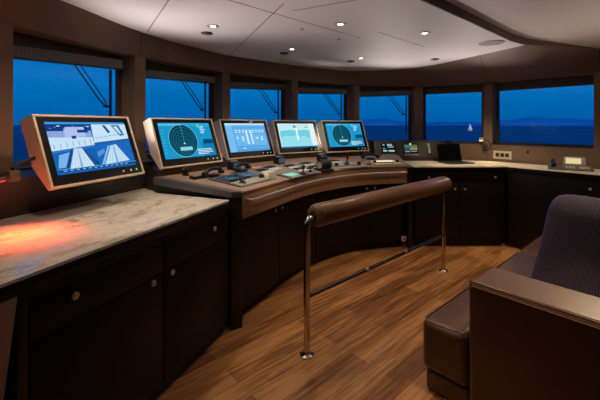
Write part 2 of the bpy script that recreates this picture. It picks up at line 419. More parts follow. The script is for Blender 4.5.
mb = MB(); mb.tube([(.4, 0, .5), (.4, 0, 13)], .12, seg=8); mb.build('mast', STEEL, t)
SAIL = mat('white_sailcloth', (250, 250, 250), .8)
mb = MB(); mb.prism([(0, 1.8), (.3, 12.5), (-3.8, 2)], -.04, .04, M=Matrix.Rotation(R(90), 4, 'X')); mb.build('mainsail', SAIL, t)
mb = MB(); mb.prism([(.6, 1.6), (.5, 11), (4.9, 1.5)], -.04, .04, M=Matrix.Rotation(R(90), 4, 'X')); mb.build('jib', SAIL, t)

# ================================================================ LEFT COUNTER
O = Vector((-1.01, 1.18)); D0 = Vector((.353, .9356)); N0 = Vector((-.9356, .353))
ML = Matrix(((D0.x, N0.x, 0, O.x), (D0.y, N0.y, 0, O.y), (0, 0, 1, 0), (0, 0, 0, 1)))
YAWL = math.atan2(D0.y, D0.x)
def left_thing(name, label, cat, t, v, z): return thing(name, label, cat, ML @ Vector((t, v, z)), (0, 0, YAWL))
wt = left_thing('marble_worktop', 'veined polished marble worktop under the camera monitor, lit red at its near end', 'worktop', 0, 0, .90)
mb = MB(); mb.prism([(-.3, .004), (1.428, .004), (1.455, .69), (1.6, .93), (1.58, .944), (-.3, .944)], .048, .06); mb.build('marble_slab', MARBLE, wt)
mb = MB(); mb.box(-.3, 1.426, 0, .03, .0, .047, bev=.003); mb.build('edge_band', WENGE2, wt)
mb = MB(); mb.prism([(-.3, .03), (1.425, .03), (1.45, .69), (1.55, .93), (-.3, .93)], .001, .047); mb.build('substrate', WENGE, wt)
def knob(parent, x, z, y=0, r=.017, name='knob', M=None):
    mb = MB(); Q = (M or Matrix()) @ Matrix.Translation((x, y, z)) @ Matrix.Rotation(R(90), 4, 'X')
    mb.lathe([(r, -.001), (r, .004), (r*.9, .007), (r*.62, .008), (r*.55, .004), (.002, .004)], M=Q, seg=20)
    mb.box(-r*.16, r*.16, -r*.5, r*.5, .003, .0085, M=Q)
    return mb.build(name, mat('satin_metal', (222, 212, 200), .28, .75), parent)
def cabinet(label, t0, t1, dkx, dwx):
    c = left_thing('cabinet', label, 'cabinet', t0, 0, 0); w = t1-t0
    mb = MB(); mb.box(0, w, .028, .86, .085, .899); mb.build('body', WENGE, c)
    mb = MB(); mb.box(0, w, .05, .80, 0, .085); mb.build('plinth', WENGE2, c)
    mb = MB(); mb.box(.002, w-.002, .008, .027, .862, .899); mb.build('top_rail', WENGE2, c)
    dr = MB(); dr.box(.003, w-.003, .008, .027, .702, .857, bev=.002); dr = dr.build('drawer', WENGE, c); knob(dr, dwx-t0, .80, .008)
    do = MB(); do.box(.003, w-.003, .008, .027, .09, .697, bev=.002); do = do.build('door', WENGE, c); knob(do, dkx-t0, .67, .008)
    return c
cabinet('dark wenge cabinet under the red lit end of the marble worktop', .092, .775, .70, .27)
cabinet('dark wenge cabinet under the far end of the marble worktop, beside the helm', .777, 1.422, .844, 1.255)
c = left_thing('end_post', 'narrow dark post at the near end of the left cabinets', 'post', .054, 0, 0)
mb = MB(); mb.box(0, .036, .006, .86, 0, .899, bev=.003); mb.build('post', mat('green_black_lacquer', (24, 27, 24), .4), c)
c = left_thing('side_panel', 'brown leather covered slanting panel at the near end of the left cabinets', 'panel', 0, 0, 0)
mb = MB(); mb.prism([(.052, .897), (-.005, .45), (-.06, 0), (-.3, 0), (-.3, .897)], -.86, .0, M=Matrix.Rotation(R(90), 4, 'X')); mb.build('padding', mat('tan_leather', (176, 138, 118), .55, var=.15, scale=12), c)
c = left_thing('dashboard', 'dark dashboard below the nearest left window, behind the marble worktop', 'dashboard', 0, 0, 0)
mb = MB(); MY = Matrix(((0, 0, 1, 0), (1, 0, 0, 0), (0, 1, 0, 0), (0, 0, 0, 1)))
mb.prism([(.945, .0), (.945, .962), (.82, 1.20), (.962, 1.222), (.962, 0)], -.3, 1.575, M=MY); tag(c, c['label'], 'dashboard')
mb.build('panel', DASH, c)

# chart lamps on goosenecks
def gooseneck(label, loc, yaw, pts, head, on_rgb, body_m):
    t = thing('gooseneck_lamp', label, 'lamp', loc, (0, 0, yaw))
    mb = MB(); mb.lathe([(.02, 0), (.02, .012), (.014, .02)], M=Matrix.Translation(pts[0]) @ Matrix.Rotation(R(90), 4, 'X')); mb.build('wall_mount', BLACK, t)
    mb = MB(); mb.tube([tuple(p) for p in resample(spline(pts, 10), 24)], .007, seg=10); mb.build('gooseneck', BLACKR, t)
    return t
# ================================================================ HELM CONSOLE
helm = thing('helm_console', 'curved brown leather helm console with monitors and controls along its top', 'console', (.3, 3.9, 0))
body = MB(); curved(body, .065, .45, .085, 1.0, 0.004, .996, 40)
body.build('body', WENGE, helm, world=True)
pl = MB(); curved(pl, .11, .4, 0, .085, .004, .996, 40); pl.build('plinth', WENGE2, helm, world=True)
fa = MB(); curved(fa, 0, .064, .797, 1.008, 0.002, .998, 48)
fa = fa.build('fascia', FASC, helm, world=True)
mat('seam_dark', (28, 20, 16), .8)
for s in (.335, .56, .74, .9):
    sm = MB(); curved(sm, -.001, .003, .8, 1.0, s-.0008, s+.0008, 1); sm.bm.transform(loc_matrix(helm).inverted()); sm.build('fascia_seam', MATS['seam_dark'], fa)
tp = MB(); vs = []; fs = []
for i in range(NS+1):
    a = FR[i]-normal(i)*.012; b = BK[i]
    vs += [(a.x, a.y, ZF-.016), (a.x, a.y, ZF-.004), (a.x+normal(i).x*.006, a.y+normal(i).y*.006, ZF), (b.x, b.y, ZB), (b.x, b.y, ZB-.05)]
for i in range(NS):
    o = 5*i
    for q in range(5): fs.append((o+q, o+5+q, o+5+(q+1) % 5, o+(q+1) % 5))
fs += [(0, 1, 2, 3, 4), tuple(5*NS+q for q in (4, 3, 2, 1, 0))]
tp.faces(vs, fs); tp.build('console_top', CTOP, helm, world=True)
WL = resample(spline([(-1.385, 3.05), (-.84, 3.99), (-.07, 4.67), (.85, 5.28), (1.62, 5.345)]), NS)
NR = 50; rs = MB(); vs = []; fs = []
for i in range(NR+1):
    b = BK[i]; w = WL[i]; e = (w-b).normalized()*.002
    vs += [(b.x+e.x, b.y+e.y, .95), (b.x+e.x, b.y+e.y, 1.141), (w.x, w.y, 1.141), (w.x, w.y, .95)]
for i in range(NR):
    o = 4*i
    for q in range(4): fs.append((o+q, o+4+q, o+4+(q+1) % 4, o+(q+1) % 4))
fs += [(0, 1, 2, 3), tuple(4*NR+q for q in (3, 2, 1, 0))]
rs.faces(vs, fs); rs.build('monitor_ledge', DASH, helm, world=True)
sp = MB(); 
sp.hexa([(-.502, 2.552, 0), (-.425, 2.59, 0), (-.47, 2.66, 0), (-.54, 2.63, 0), (-.502, 2.552, .99), (-.425, 2.59, .99), (-.47, 2.66, .99), (-.54, 2.63, .99)], bev=.004)
sp.build('end_post', mat('green_black_lacquer', (24, 27, 24), .4), helm, world=True)
sp = MB(); sp.hexa([(-.50, 2.545, .965), (-.425, 2.585, .965), (-1.145, 2.83, 1.03), (-1.16, 2.765, 1.03), (-.50, 2.545, 1.012), (-.425, 2.585, 1.012), (-1.145, 2.83, 1.088), (-1.16, 2.765, 1.088)], bev=.004)
sp.build('side_trim', GREY, helm, world=True)
sp = MB(); sp.hexa([(-.53, 2.61, 0), (-.5, 2.66, 0), (-1.35, 3.1, 0), (-1.36, 3.04, 0), (-.50, 2.57, .968), (-.47, 2.64, .968), (-1.13, 2.86, 1.03), (-1.145, 2.79, 1.03)])
sp.build('side_panel', WENGE2, helm, world=True)
sp = MB(); sp.hexa([(1.306, 4.22, .0), (1.365, 4.24, .0), (1.40, 4.9, .0), (1.37, 4.88, .0), (1.306, 4.22, .985), (1.365, 4.24, .985), (1.40, 4.9, .985), (1.37, 4.88, .985)])
sp.build('side_panel', WENGE2, helm, world=True)
IH = loc_matrix(helm).inverted()
for s0, s1, ks in ((.02, .243, .222), (.247, .498, .268), (.502, .818, .80), (.822, .985, .842)):
    mb = MB(); curved(mb, .046, .0645, .09, .79, s0, s1, 14); d_ = mb.build('door', WENGE, helm, world=True)
    p = con(ks, .046); tg = con(ks+.01, .046)-con(ks-.01, .046); a = math.atan2(tg.y, tg.x)
    knob(d_, 0, 0, 0, .014, M=IH @ Matrix.Translation((p.x, p.y, .745)) @ Matrix.Rotation(a, 4, 'Z'))
# grab rail along the fascia
gr = MB(); pth = [tuple(con(.03+.955*k/50, -.05)+Vector((0, 0, .935))) for k in range(51)]
a = con(.03, -.002)+Vector((0, 0, .935)); b = con(.985, -.002)+Vector((0, 0, .935))
gr.tube([tuple(a)]+pth+[tuple(b)], .0115, seg=10); gr = gr.build('grab_rail', STEEL, helm, world=True)
for s in (.03, .21, .37, .56, .74, .97):
    p = con(s, .0)+Vector((0, 0, .935)); q = con(s, -.05)+Vector((0, 0, .935))
    mb = MB(); mb.tube([tuple(p), tuple(q)], .006, seg=8); mb.tube([tuple(con(s, .001)+Vector((0, 0, .935))), tuple(con(s, -.005)+Vector((0, 0, .935)))], .015, seg=12)
    mb.bm.transform(IH); mb.build('rail_bracket', CHROME, gr)
p = con(.965, .11); tg = con(.97, .11)-con(.96, .11)
so_ = thing('wall_socket', 'small white socket plate with a red dot low on the dark helm base', 'socket', (1.265, 4.265, .115), (0, 0, math.atan2(tg.y, tg.x)))
mb = MB(); mb.box(-.03, .03, -.006, .006, -.03, .03, bev=.002); mb.build('plate', PALE, so_)
mb = MB(); mb.box(-.012, .012, -.008, -.005, -.012, .012); mb.build('red_switch', mat('red_plastic', (150, 40, 30), .4), so_)

# ---------------------------------------------------------------- monitors
MWD, MHT, TILT = .68, .443, .362
UP = Vector((0, math.sin(TILT), math.cos(TILT))); BKD = Vector((0, math.cos(TILT), -math.sin(TILT)))
def mp(a, b, c): return Vector((a, 0, 0))+UP*b+BKD*c
SX0, SX1, SY0, SY1 = -.34+.056, .34-.056, .074, .443-.046
class UI:
    def __init__(s, w, h, pt): s.mb = MB(); s.pt = pt; s.w = w; s.h = h; s.l = 0; s.mb.keep = True
    def poly(s, rgb, pts, st=1.0):
        s.l += 1
        s.mb.faces([s.pt(x, y, s.l) for x, y in pts], [tuple(range(len(pts)))], em(rgb, st)); return s
    def rect(s, rgb, x0, y0, x1, y1, st=1.0): return s.poly(rgb, [(x0, y0), (x1, y0), (x1, y1), (x0, y1)], st)
    def multi(s, rgb, rects, st=1.0):
        s.l += 1
        for x0, y0, x1, y1 in rects:
            s.mb.faces([s.pt(*q, s.l) for q in ((x0, y0), (x1, y0), (x1, y1), (x0, y1))], [(0, 1, 2, 3)], em(rgb, st))
        return s
    def disc(s, rgb, cx, cy, r, st=1.0, r0=0, n=56):
        s.l += 1; asp = s.w/s.h
        o = [(cx+r/asp*math.cos(2*math.pi*k/n), cy+r*math.sin(2*math.pi*k/n)) for k in range(n)]
        if not r0: s.mb.faces([s.pt(x, y, s.l) for x, y in o], [tuple(range(n))], em(rgb, st))
        else:
            i = [(cx+r0/asp*math.cos(2*math.pi*k/n), cy+r0*math.sin(2*math.pi*k/n)) for k in range(n)]
            s.mb.faces([s.pt(x, y, s.l) for x, y in o+i], [(k, (k+1) % n, n+(k+1) % n, n+k) for k in range(n)], em(rgb, st))
        return s
def monitor(label, cx, cy, yaw, draw):
    w = R(yaw); n = Vector((-math.cos(w), math.sin(w))); b = Vector((cx, cy))-n*(.2215*math.sin(TILT))
    t = thing('monitor', label, 'monitor', (b.x, b.y, 1.146), (0, 0, R(90-yaw)))
    h = .34
    mb = MB(); mb.hexa([mp(-h, 0, .002), mp(h, 0, .002), mp(h, .03, .05), mp(-h, .03, .05), mp(-h, MHT, .002), mp(h, MHT, .002), mp(h, MHT, .10), mp(-h, MHT, .10)], TAUPE); 
    mb.hexa([mp(-h, .15, .01), mp(h, .15, .01), mp(h, .15, .1), mp(-h, .15, .1), mp(-h, MHT-.001, .01), mp(h, MHT-.001, .01), mp(h, MHT-.001, .1), mp(-h, MHT-.001, .1)], TAUPE)
    mb = MB(); prof = [(0, .002), (MHT, .002), (MHT, .10), (.16, .10), (.0, .022)]
    v = [mp(-h, q, c) for q, c in prof]+[mp(h, q, c) for q, c in prof]
    mb.faces(v, [(0, 1, 2, 3, 4), (9, 8, 7, 6, 5)]+[(i, (i+1) % 5, 5+(i+1) % 5, 5+i) for i in range(5)]); mb.build('housing', TAUPE, t)
    fw = .014; mb = MB()
    def bar(a0, a1, b0, b1): mb.hexa([mp(a0, b0, .002), mp(a1, b0, .002), mp(a1, b1, .002), mp(a0, b1, .002), mp(a0, b0, -.006), mp(a1, b0, -.006), mp(a1, b1, -.006), mp(a0, b1, -.006)], bev=.0015)
    bar(-h, h, 0, fw); bar(-h, h, MHT-fw, MHT); bar(-h, -h+fw, fw*.9, MHT-fw*.9); bar(h-fw, h, fw*.9, MHT-fw*.9)
    mb.build('front_frame', TAUPE, t)
    mb = MB(); mb.hexa([mp(-h+.01, .01, .002), mp(h-.01, .01, .002), mp(h-.01, MHT-.01, .002), mp(-h+.01, MHT-.01, .002), mp(-h+.01, .01, -.001), mp(h-.01, .01, -.001), mp(h-.01, MHT-.01, -.001), mp(-h+.01, MHT-.01, -.001)]); mb.build('bezel', GLOSSB, t)
    u = UI(SX1-SX0, SY1-SY0, lambda x, y, l: mp(SX0+(SX1-SX0)*x, SY0+(SY1-SY0)*y, -.0012-.00025*l)); draw(u)
    u.mb.build('screen', None, t, smooth=False)
    for a, rgb, st in ((.165, (190, 190, 190), .7), (.23, (220, 220, 220), .8), (.28, (60, 230, 110), 1.2)):
        mb = MB(); mb.hexa([mp(a-.006, .036, -.001), mp(a+.006, .036, -.001), mp(a+.006, .048, -.001), mp(a-.006, .048, -.001), mp(a-.006, .036, -.002), mp(a+.006, .036, -.002), mp(a+.006, .048, -.002), mp(a-.006, .048, -.002)]); mb.build('indicator_light', em(rgb, st), t)
    return t
def ui_radar(u, ahead):
    u.rect((26, 150, 202), 0, 0, 1, 1)
    u.rect((40, 165, 214), 0, .9, 1, 1); u.rect((18, 128, 182), .74, 0, 1, .42)
    cx, cy = .40, .49
    u.disc((120, 200, 225), cx, cy, .475, r0=.462); u.disc((10, 62, 84), cx, cy, .46)
    for k in range(1, 7): u.disc((28, 112, 132), cx, cy-.13*(1-k/7), .065*k+.012, r0=.065*k-.004)
    u.poly((70, 180, 190), [(cx-.003, .42), (cx+.003, .42), (cx+.003, .93), (cx-.003, .93)])
    u.rect((150, 220, 235), cx-.1, .20, cx+.13, .30, .9); u.disc((190, 235, 240), cx, .4, .025)
    u.multi((190, 235, 250), [(.77, .88-.05*k, .77+random.uniform(.06, .19), .905-.05*k) for k in range(5)]+[(.02+.05*k, .93, .05+.05*k, .95) for k in range(8)])
    u.rect((90, 220, 170), .72, .86, .76, .97); u.rect((10, 70, 110), .78, .36, .99, .5); u.multi((215, 240, 250), [(.62+.0*k, .06+.045*k, .66+random.uniform(.1, .3), .08+.045*k) for k in range(4)])
    u.multi((70, 190, 220), [(.02, .15+.09*k, .06, .17+.09*k) for k in range(8)])
def ui_table(u):
    u.rect((96, 172, 232), 0, 0, 1, 1); u.rect((186, 226, 250), 0, .93, 1, 1); u.rect((120, 190, 240), 0, 0, .16, .93); u.rect((70, 150, 215), .16, .02, 1, .06)
    u.rect((40, 120, 190), .17, .17, .97, .83); u.rect((112, 186, 238), .178, .182, .962, .818)
    u.multi((60, 140, 205), [(.18+.087*k, .18, .184+.087*k, .82) for k in range(1, 9)]+[(.18, .62, .96, .63)])
    u.multi((205, 236, 252), [(.2+.085*k, .66+.06*q, .25+.085*k, .69+.06*q) for k in range(9) for q in range(2)]+[(.21, .45, .25, .52), (.34, .36, .38, .54), (.45, .25, .5, .75), (.57, .25, .61, .75), (.7, .42, .75, .5), (.83, .36, .87, .52)])
    u.rect((225, 240, 252), .32, .09, .37, .12)
def ui_chart(u):
    u.rect((196, 234, 240), 0, 0, 1, 1)
    u.poly((110, 208, 226), [(.03, .42), (.2, .5), (.3, .44), (.42, .5), (.55, .43), (.66, .47), (.83, .36), (.85, .7), (.7, .74), (.5, .7), (.3, .74), (.03, .68)])
    u.poly((152, 224, 236), [(.02, .05), (.85, .05), (.84, .36), (.66, .46), (.55, .42), (.42, .49), (.3, .43), (.2, .49), (.03, .41)])
    u.rect((226, 244, 246), .86, .06, 1, 1); u.rect((20, 110, 150), 0, 0, 1, .05); u.poly((70, 150, 190), [(.40, .84), (.49, .82), (.47, .92), (.42, .93)])
    u.poly((60, 130, 160), [(.72, .83), (.8, .82), (.78, .88)]); u.multi((235, 250, 250), [(.46, .3, .5, .8), (.5, .74, .52, .8)])
def ui_cameras(u):
    u.rect((22, 98, 178), 0, 0, 1, 1); u.rect((60, 150, 220), 0, .95, 1, 1); u.rect((10, 40, 80), 0, .945, 1, .955)
    u.rect((18, 60, 128), 0, .80, .5, .945); u.rect((140, 165, 222), .0, .62, .5, .82); u.rect((176, 192, 236), .18, .70, .42, .9)
    u.poly((196, 226, 244), [(0, .44), (.5, .52), (.5, .68), (.0, .70)]); u.poly((60, 120, 190), [(0, .40), (.5, .48), (.5, .51), (0, .43)]); u.multi((20, 60, 130), [(.03, .86, .2, .9), (.25, .66, .3, .72), (.33, .78, .46, .84)])
    u.poly((205, 228, 245), [(.14, .08), (.24, .47), (.33, .47), (.46, .09)]); u.poly((130, 175, 225), [(.26, .08), (.28, .47), (.285, .47), (.29, .08)]); u.poly((16, 70, 140), [(.43, .09), (.33, .46), (.345, .46), (.5, .12), (.5, .09)])
    u.poly((120, 180, 235), [(.02, .12), (.10, .12), (.18, .40), (.06, .36)]); u.poly((20, 70, 130), [(.10, .1), (.13, .1), (.22, .45), (.20, .45)])
    u.poly((200, 228, 245), [(.5, .56), (1, .62), (1, .95), (.52, .95)]); u.poly((28, 96, 160), [(.5, .50), (1, .58), (1, .62), (.5, .55)])
    u.poly((24, 84, 140), [(.66, .93), (.70, .93), (.75, .78), (.72, .74)]); u.poly((40, 110, 165), [(.78, .93), (.9, .93), (.95, .7), (.88, .68)]); u.poly((200, 226, 244), [(.81, .9), (.87, .9), (.91, .73), (.88, .73)])
    u.poly((28, 104, 190), [(.5, .09), (1, .13), (1, .58), (.5, .5)]); u.poly((196, 226, 244), [(.56, .09), (.70, .48), (.78, .50), (.92, .12)]); u.poly((120, 170, 225), [(.72, .1), (.735, .49), (.745, .49), (.75, .1)])
    u.poly((130, 190, 236), [(.52, .1), (.55, .1), (.69, .48), (.66, .48)]); u.poly((90, 150, 215), [(.5, .25), (.6, .35), (.6, .42), (.5, .36)])
    for k in range(9):
        f = k/8; u.poly((90, 150, 205), [(.15+.30*f, .085), (.153+.30*f, .085), (.245+.085*f, .465), (.243+.085*f, .465)]); u.poly((90, 150, 205), [(.575+.33*f, .1), (.578+.33*f, .1), (.702+.075*f, .485), (.70+.075*f, .485)])
    for k in range(7): u.poly((40, 90, 150), [(.02+.07*k, .47+.01*k), (.025+.07*k, .47+.01*k), (.025+.07*k, .56+.014*k), (.02+.07*k, .55+.014*k)])
    u.multi((120, 180, 230), [(.52+.06*k, .64+.012*k, .56+.06*k, .66+.012*k) for k in range(7)]+[(.02+.05*q, .86+.02*(q % 3), .04+.05*q, .87+.02*(q % 3)) for q in range(9)]); u.multi((250, 250, 240), [(.1, .90, .13, .915), (.44, .885, .47, .9)])
    u.rect((14, 70, 140), 0, .03, 1, .075); u.rect((120, 190, 240), 0, .078, 1, .086); u.multi((150, 210, 245), [(.05+.07*k, .045, .09+.07*k, .058) for k in range(12)])
m1 = monitor('large tilted monitor at left over the marble worktop, showing two camera views', -1.321, 2.258, 19.16, ui_cameras)
mb = MB(); mb.prism([(.05, .03), (.12, .17), (.215, .09), (.222, .056), (.288, -.065), (.22, -.07)], -.04, .26, M=MY); mb.build('mounting_bracket', DASH, m1)
monitor('tilted radar monitor, left of the two showing a dark round scan', -.995, 3.140, 32.43, lambda u: ui_radar(u, 0))
monitor('tilted monitor showing a pale blue table, right of the left radar monitor', -.568, 3.858, 40.77, ui_table)
monitor('tilted monitor showing a white and turquoise sea chart', -.022, 4.481, 53.9, ui_chart)
monitor('tilted radar monitor at the right end of the helm row', .610, 4.686, 61.53, lambda u: ui_radar(u, 0))

# ---------------------------------------------------------------- things on the console
def on_console(name, label, cat, x, y, yaw, dz=.001, pitch=.118):
    x += .055*math.sin(R(yaw)); y -= .055*math.cos(R(yaw))
    return thing(name, label, cat, (x, y, top_z(x, y)+dz), (pitch, 0, R(yaw)))
def plate(t, w, d, m, h=.008, bev=.003): mb = MB(); mb.box(-w/2, w/2, -d/2, d/2, 0, h, bev=bev); return mb.build('plate', m, t)
def keys(t, xs, ys, s, h, m, z=.008, name='key'):
    for y in ys:
        for x in xs:
            mb = MB(); mb.box(x-s/2, x+s/2, y-s*.4, y+s*.4, z-.001, z+h, bev=.001); mb.build(name, m, t)
def stick(t, x, y, m, h=.07, r=.014, z=.008, name='joystick'):
    mb = MB(); mb.lathe([(r*1.9, 0), (r*1.9, .008), (r*1.3, .02), (r*.5, .026), (r*.45, h*.6), (r, h*.72), (r*1.05, h*.9), (r*.6, h)], M=Matrix.Translation((x, y, z-.001))); return mb.build(name, m, t)
def handset(label, x, y, yaw, cradle=True, dz=.001):
    t = on_console('telephone_handset', label, 'telephone', x, y, yaw, dz)
    mb = MB(); mb.box(-.05, .05, -.03, .03, 0, .022, bev=.004); mb.build('cradle', BLACK, t)
    mb = MB(); pts = [(-.10, 0, .035), (-.085, 0, .052), (-.04, 0, .068), (.04, 0, .068), (.085, 0, .052), (.10, 0, .035)]
    mb.tube([tuple(p) for p in resample(spline(pts, 6), 14)], [.016, .018, .018, .017, .016, .015, .015, .015, .015, .016, .017, .018, .018, .017, .016], seg=12); mb.build('grip', BLACK, t)
    for sx in (-1, 1):
        mb = MB(); mb.lathe([(.026, -.014), (.03, -.008), (.028, .012), (.014, .018)], M=Matrix.Translation((sx*.098, 0, .034)), seg=18); mb.build('earpiece' if sx > 0 else 'mouthpiece', BLACK, t)
    return t
t = on_console('keypad', 'dark keypad panel with blue display nearest the left end of the helm', 'control panel', -.530, 3.02, 61.6)
plate(t, .50, .34, mat('charcoal_panel', (70, 73, 78), .35))
mb = MB(); mb.box(-.21, .05, .0, .13, .0075, .011, bev=.001); mb.build('display', BLUEP, t)
mb = MB(); mb.box(.07, .20, .02, .13, .0075, .011, bev=.001); mb.build('display', mat('sky_panel', (70, 120, 170), .25), t)
keys(t, [-.22+.04*k for k in range(11)], [-.145, -.115, -.085, -.055], .024, .006, LKEY); keys(t, [-.18+.055*k for k in range(5)], [-.022], .034, .018, DKEY)
mb = MB(); mb.lathe([(.028, 0), (.026, .012), (.018, .024), (.004, .028)], M=Matrix.Translation((-.155, -.105, .007))); mb.build('control_knob', BLACK, t)
t = on_console('trackball', 'pale trackball with a black knob at the right of the dark keypad panel', 'trackball', -.375, 3.145, 62)
plate(t, .12, .13, GREYP, .006)
mb = MB(); mb.lathe([(.034, 0), (.034, .014), (.03, .024), (.022, .036), (.01, .043)], M=Matrix.Translation((.022, -.01, .005))); mb.build('ball', PALE, t)
mb = MB(); mb.lathe([(.024, 0), (.024, .024), (.016, .036)], M=Matrix.Translation((-.035, .0, .005))); mb.build('control_knob', BLACK, t)
handset('black telephone handset below the left radar monitor, nearest the marble worktop', -.79, 3.01, 62)
handset('black telephone handset below the gap between left radar and table monitors', -.60, 3.33, 62)
t = on_console('control_box', 'flat black control box beside the nearest handset', 'control box', -.885, 2.905, 62)
mb = MB(); mb.box(-.075, .075, -.03, .03, 0, .025, bev=.004); mb.build('case', BLACK, t); keys(t, [-.05, -.02, .01], [-.004], .016, .004, LKEY, .024)
t = on_console('microphone', 'small black microphone on a stand under the left radar monitor', 'microphone', -1.01, 2.975, 60)
mb = MB(); mb.lathe([(.03, 0), (.03, .01), (.008, .016), (.007, .04)], seg=14); mb.build('stand', BLACK, t)
mb = MB(); mb.tube([(-.045, 0, .045), (-.02, 0, .05), (.05, 0, .056)], [.016, .022, .018], seg=12); mb.build('microphone_head', BLACKR, t)
t = on_console('desk_lamp_switch', 'beige rounded switch beside the second telephone handset', 'switch', -.485, 3.50, 60)
mb = MB(); mb.box(-.05, .05, -.025, .025, 0, .03, bev=.012); mb.build('case', mat('beige_plastic', (196, 166, 130), .5), t)
mb = MB(); mb.box(-.02, .02, -.012, .012, .0285, .034, bev=.002); mb.build('rocker', DKEY, t)
for lab, x, y, yaw in (('small instrument box with blue face in the gap right of the left radar monitor', -.685, 3.40, 60), ('small instrument box with blue face in the gap left of the chart monitor', -.275, 3.97, 50), ('small instrument box with blue face in the gap left of the right radar monitor', .235, 4.36, 35)):
    t = on_console('instrument_box', lab, 'instrument', x, y, yaw, pitch=.1)
    mb = MB(); mb.hexa([(-.055, -.04, 0), (.055, -.04, 0), (.055, .04, 0), (-.055, .04, 0), (-.055, -.03, .075), (.055, -.03, .075), (.055, .04, .08), (-.055, .04, .08)], bev=.004); mb.build('case', BLACK, t)
    mb = MB(); mb.hexa([(-.046, -.0395, .014), (.046, -.0395, .014), (.046, -.036, .014), (-.046, -.036, .014), (-.046, -.0335, .066), (.046, -.0335, .066), (.046, -.030, .066), (-.046, -.030, .066)]); mb.build('display', mat('blue_lcd', (80, 130, 175), .2), t)
    keys(t, [-.03, 0, .03], [.01], .018, .008, LKEY, .076)
# centre panels
t = on_console('throttle_panel', 'panel with a bright lit display and a black lever in the middle of the helm', 'control panel', -.115, 3.40, 58)
plate(t, .30, .19, mat('charcoal_panel', (46, 50, 56), .35))
mb = MB(); mb.box(-.10, .05, -.04, .055, .0075, .012, bev=.001); mb.build('lit_display', em((170, 228, 215), .85), t)
stick(t, .09, -.055, BLACKR, .09, .016, name='lever'); keys(t, [.08, .11], [.03, .06], .02, .005, LKEY); keys(t, [-.12, -.09, -.06, -.03, 0, .03], [-.075], .018, .005, LKEY)
cp = on_console('button_panel', 'grey square button panel below the chart monitor, beside the blue instrument box', 'control panel', -.13, 3.80, 53)
plate(cp, .185, .165, mat('pale_steel_panel', (160, 172, 184), .22)); keys(cp, [-.06, -.02, .02, .06], [-.055, -.018], .024, .008, mat('white_key', (225, 228, 232), .3)); keys(cp, [-.06, -.02, .02, .06], [.02, .055], .024, .012, DKEY)
for lab, x, y, yaw in (('grey square button panel between the dark keypad and the lit display panel', -.39, 3.42, 61), ('grey square button panel behind the joystick steering panel', .40, 4.30, 31), ('grey square button panel left of the chart monitor, beside the beige switch', -.33, 3.62, 58), ('grey square button panel directly behind the black lever panel', -.03, 3.68, 54), ('grey square button panel below the right half of the chart monitor', .05, 4.03, 46), ('grey square button panel behind the big black throttle', .155, 3.89, 44)):
    x += .055*math.sin(R(yaw)); y -= .055*math.cos(R(yaw)); c = copy_tree(cp); c.location = (x, y, top_z(x, y)+.001); c.rotation_euler = (.118, 0, R(yaw)); c['label'] = lab
t = on_console('lever_unit', 'small dark panel with a T shaped handle, left of the big black throttle', 'control panel', .06, 3.60, 52)
plate(t, .17, .13, mat('charcoal_panel', (46, 50, 56), .35)); stick(t, 0, 0, BLACKR, .05, .01, name='handle_stem')
mb = MB(); mb.tube([(-.05, 0, .052), (.05, 0, .058)], .011, seg=10); mb.build('handle', BLACKR, t)
keys(t, [-.06, -.03, .03, .06], [-.045], .018, .005, LKEY)
t = on_console('engine_throttle', 'big round black engine throttle in the middle of the helm', 'throttle', .215, 3.80, 46)
mb = MB(); mb.box(-.09, .09, -.07, .07, 0, .02, bev=.005); mb.build('base', BLACK, t)
mb = MB(); mb.tube([(-.075, 0, .06), (-.07, 0, .06), (.07, 0, .06), (.075, 0, .06)], [.045, .052, .052, .045], seg=24); mb.build('drum', BLACKR, t)
for q in (-.0765, .0765): mb = MB(); mb.tube([(q-.0025, 0, .06), (q+.0025, 0, .06)], .034, seg=20); mb.build('end_cap', STEEL, t)
for x in (-.03, .03):
    mb = MB(); mb.tube([(x, 0, .10), (x, .01, .135)], .009, seg=10); mb.tube([(x-.022, .01, .138), (x+.022, .01, .138)], .013, seg=10); mb.build('lever', BLACK, t)
t = on_console('joystick_panel', 'pale grey steering panel with a black joystick under the right radar monitor', 'control panel', .535, 4.12, 29)
plate(t, .40, .22, GREYP, .016, .005); stick(t, 0, .03, BLACKR, .10, .017, .016)
keys(t, [-.16+.04*k for k in range(8)], [-.05], .024, .007, DKEY, .016); keys(t, [-.15, -.11, .08, .12], [.05], .024, .007, LKEY, .016)
for x in (-.17, .15):
    mb = MB(); mb.lathe([(.024, 0), (.024, .012), (.019, .03), (.012, .034)], M=Matrix.Translation((x, -.005, .015))); mb.build('control_knob', BLACK, t)
t = on_console('trackball', 'small dark domed trackball to the right of the joystick panel', 'trackball', .79, 4.175, 22)
mb = MB(); mb.lathe([(.045, 0), (.043, .01), (.034, .016)]); mb.build('base', GREYP, t)
mb = MB(); mb.lathe([(.03, 0), (.028, .012), (.018, .024), (.005, .028)], M=Matrix.Translation((0, 0, .015))); mb.build('ball', mat('brown_plastic', (84, 62, 46), .4), t)
handset('black telephone handset at the right end of the helm, beside the right radar monitor', .90, 4.56, 5)
t = on_console('lit_keypad', 'pale lit keypad with round knobs at the right end of the helm', 'control panel', 1.045, 4.36, 13)
plate(t, .36, .20, PALE, .016, .005)
mb = MB(); mb.box(-.13, .12, .02, .09, .0155, .022, bev=.002); mb.build('lit_strip', em((255, 240, 190), .95), t)
keys(t, [-.12+.04*k for k in range(6)], [-.03], .026, .009, DKEY, .016)
for x in (-.15, .15):
    mb = MB(); mb.lathe([(.02, 0), (.02, .016), (.013, .028)], M=Matrix.Translation((x, .0, .015))); mb.build('control_knob', BLACK, t)

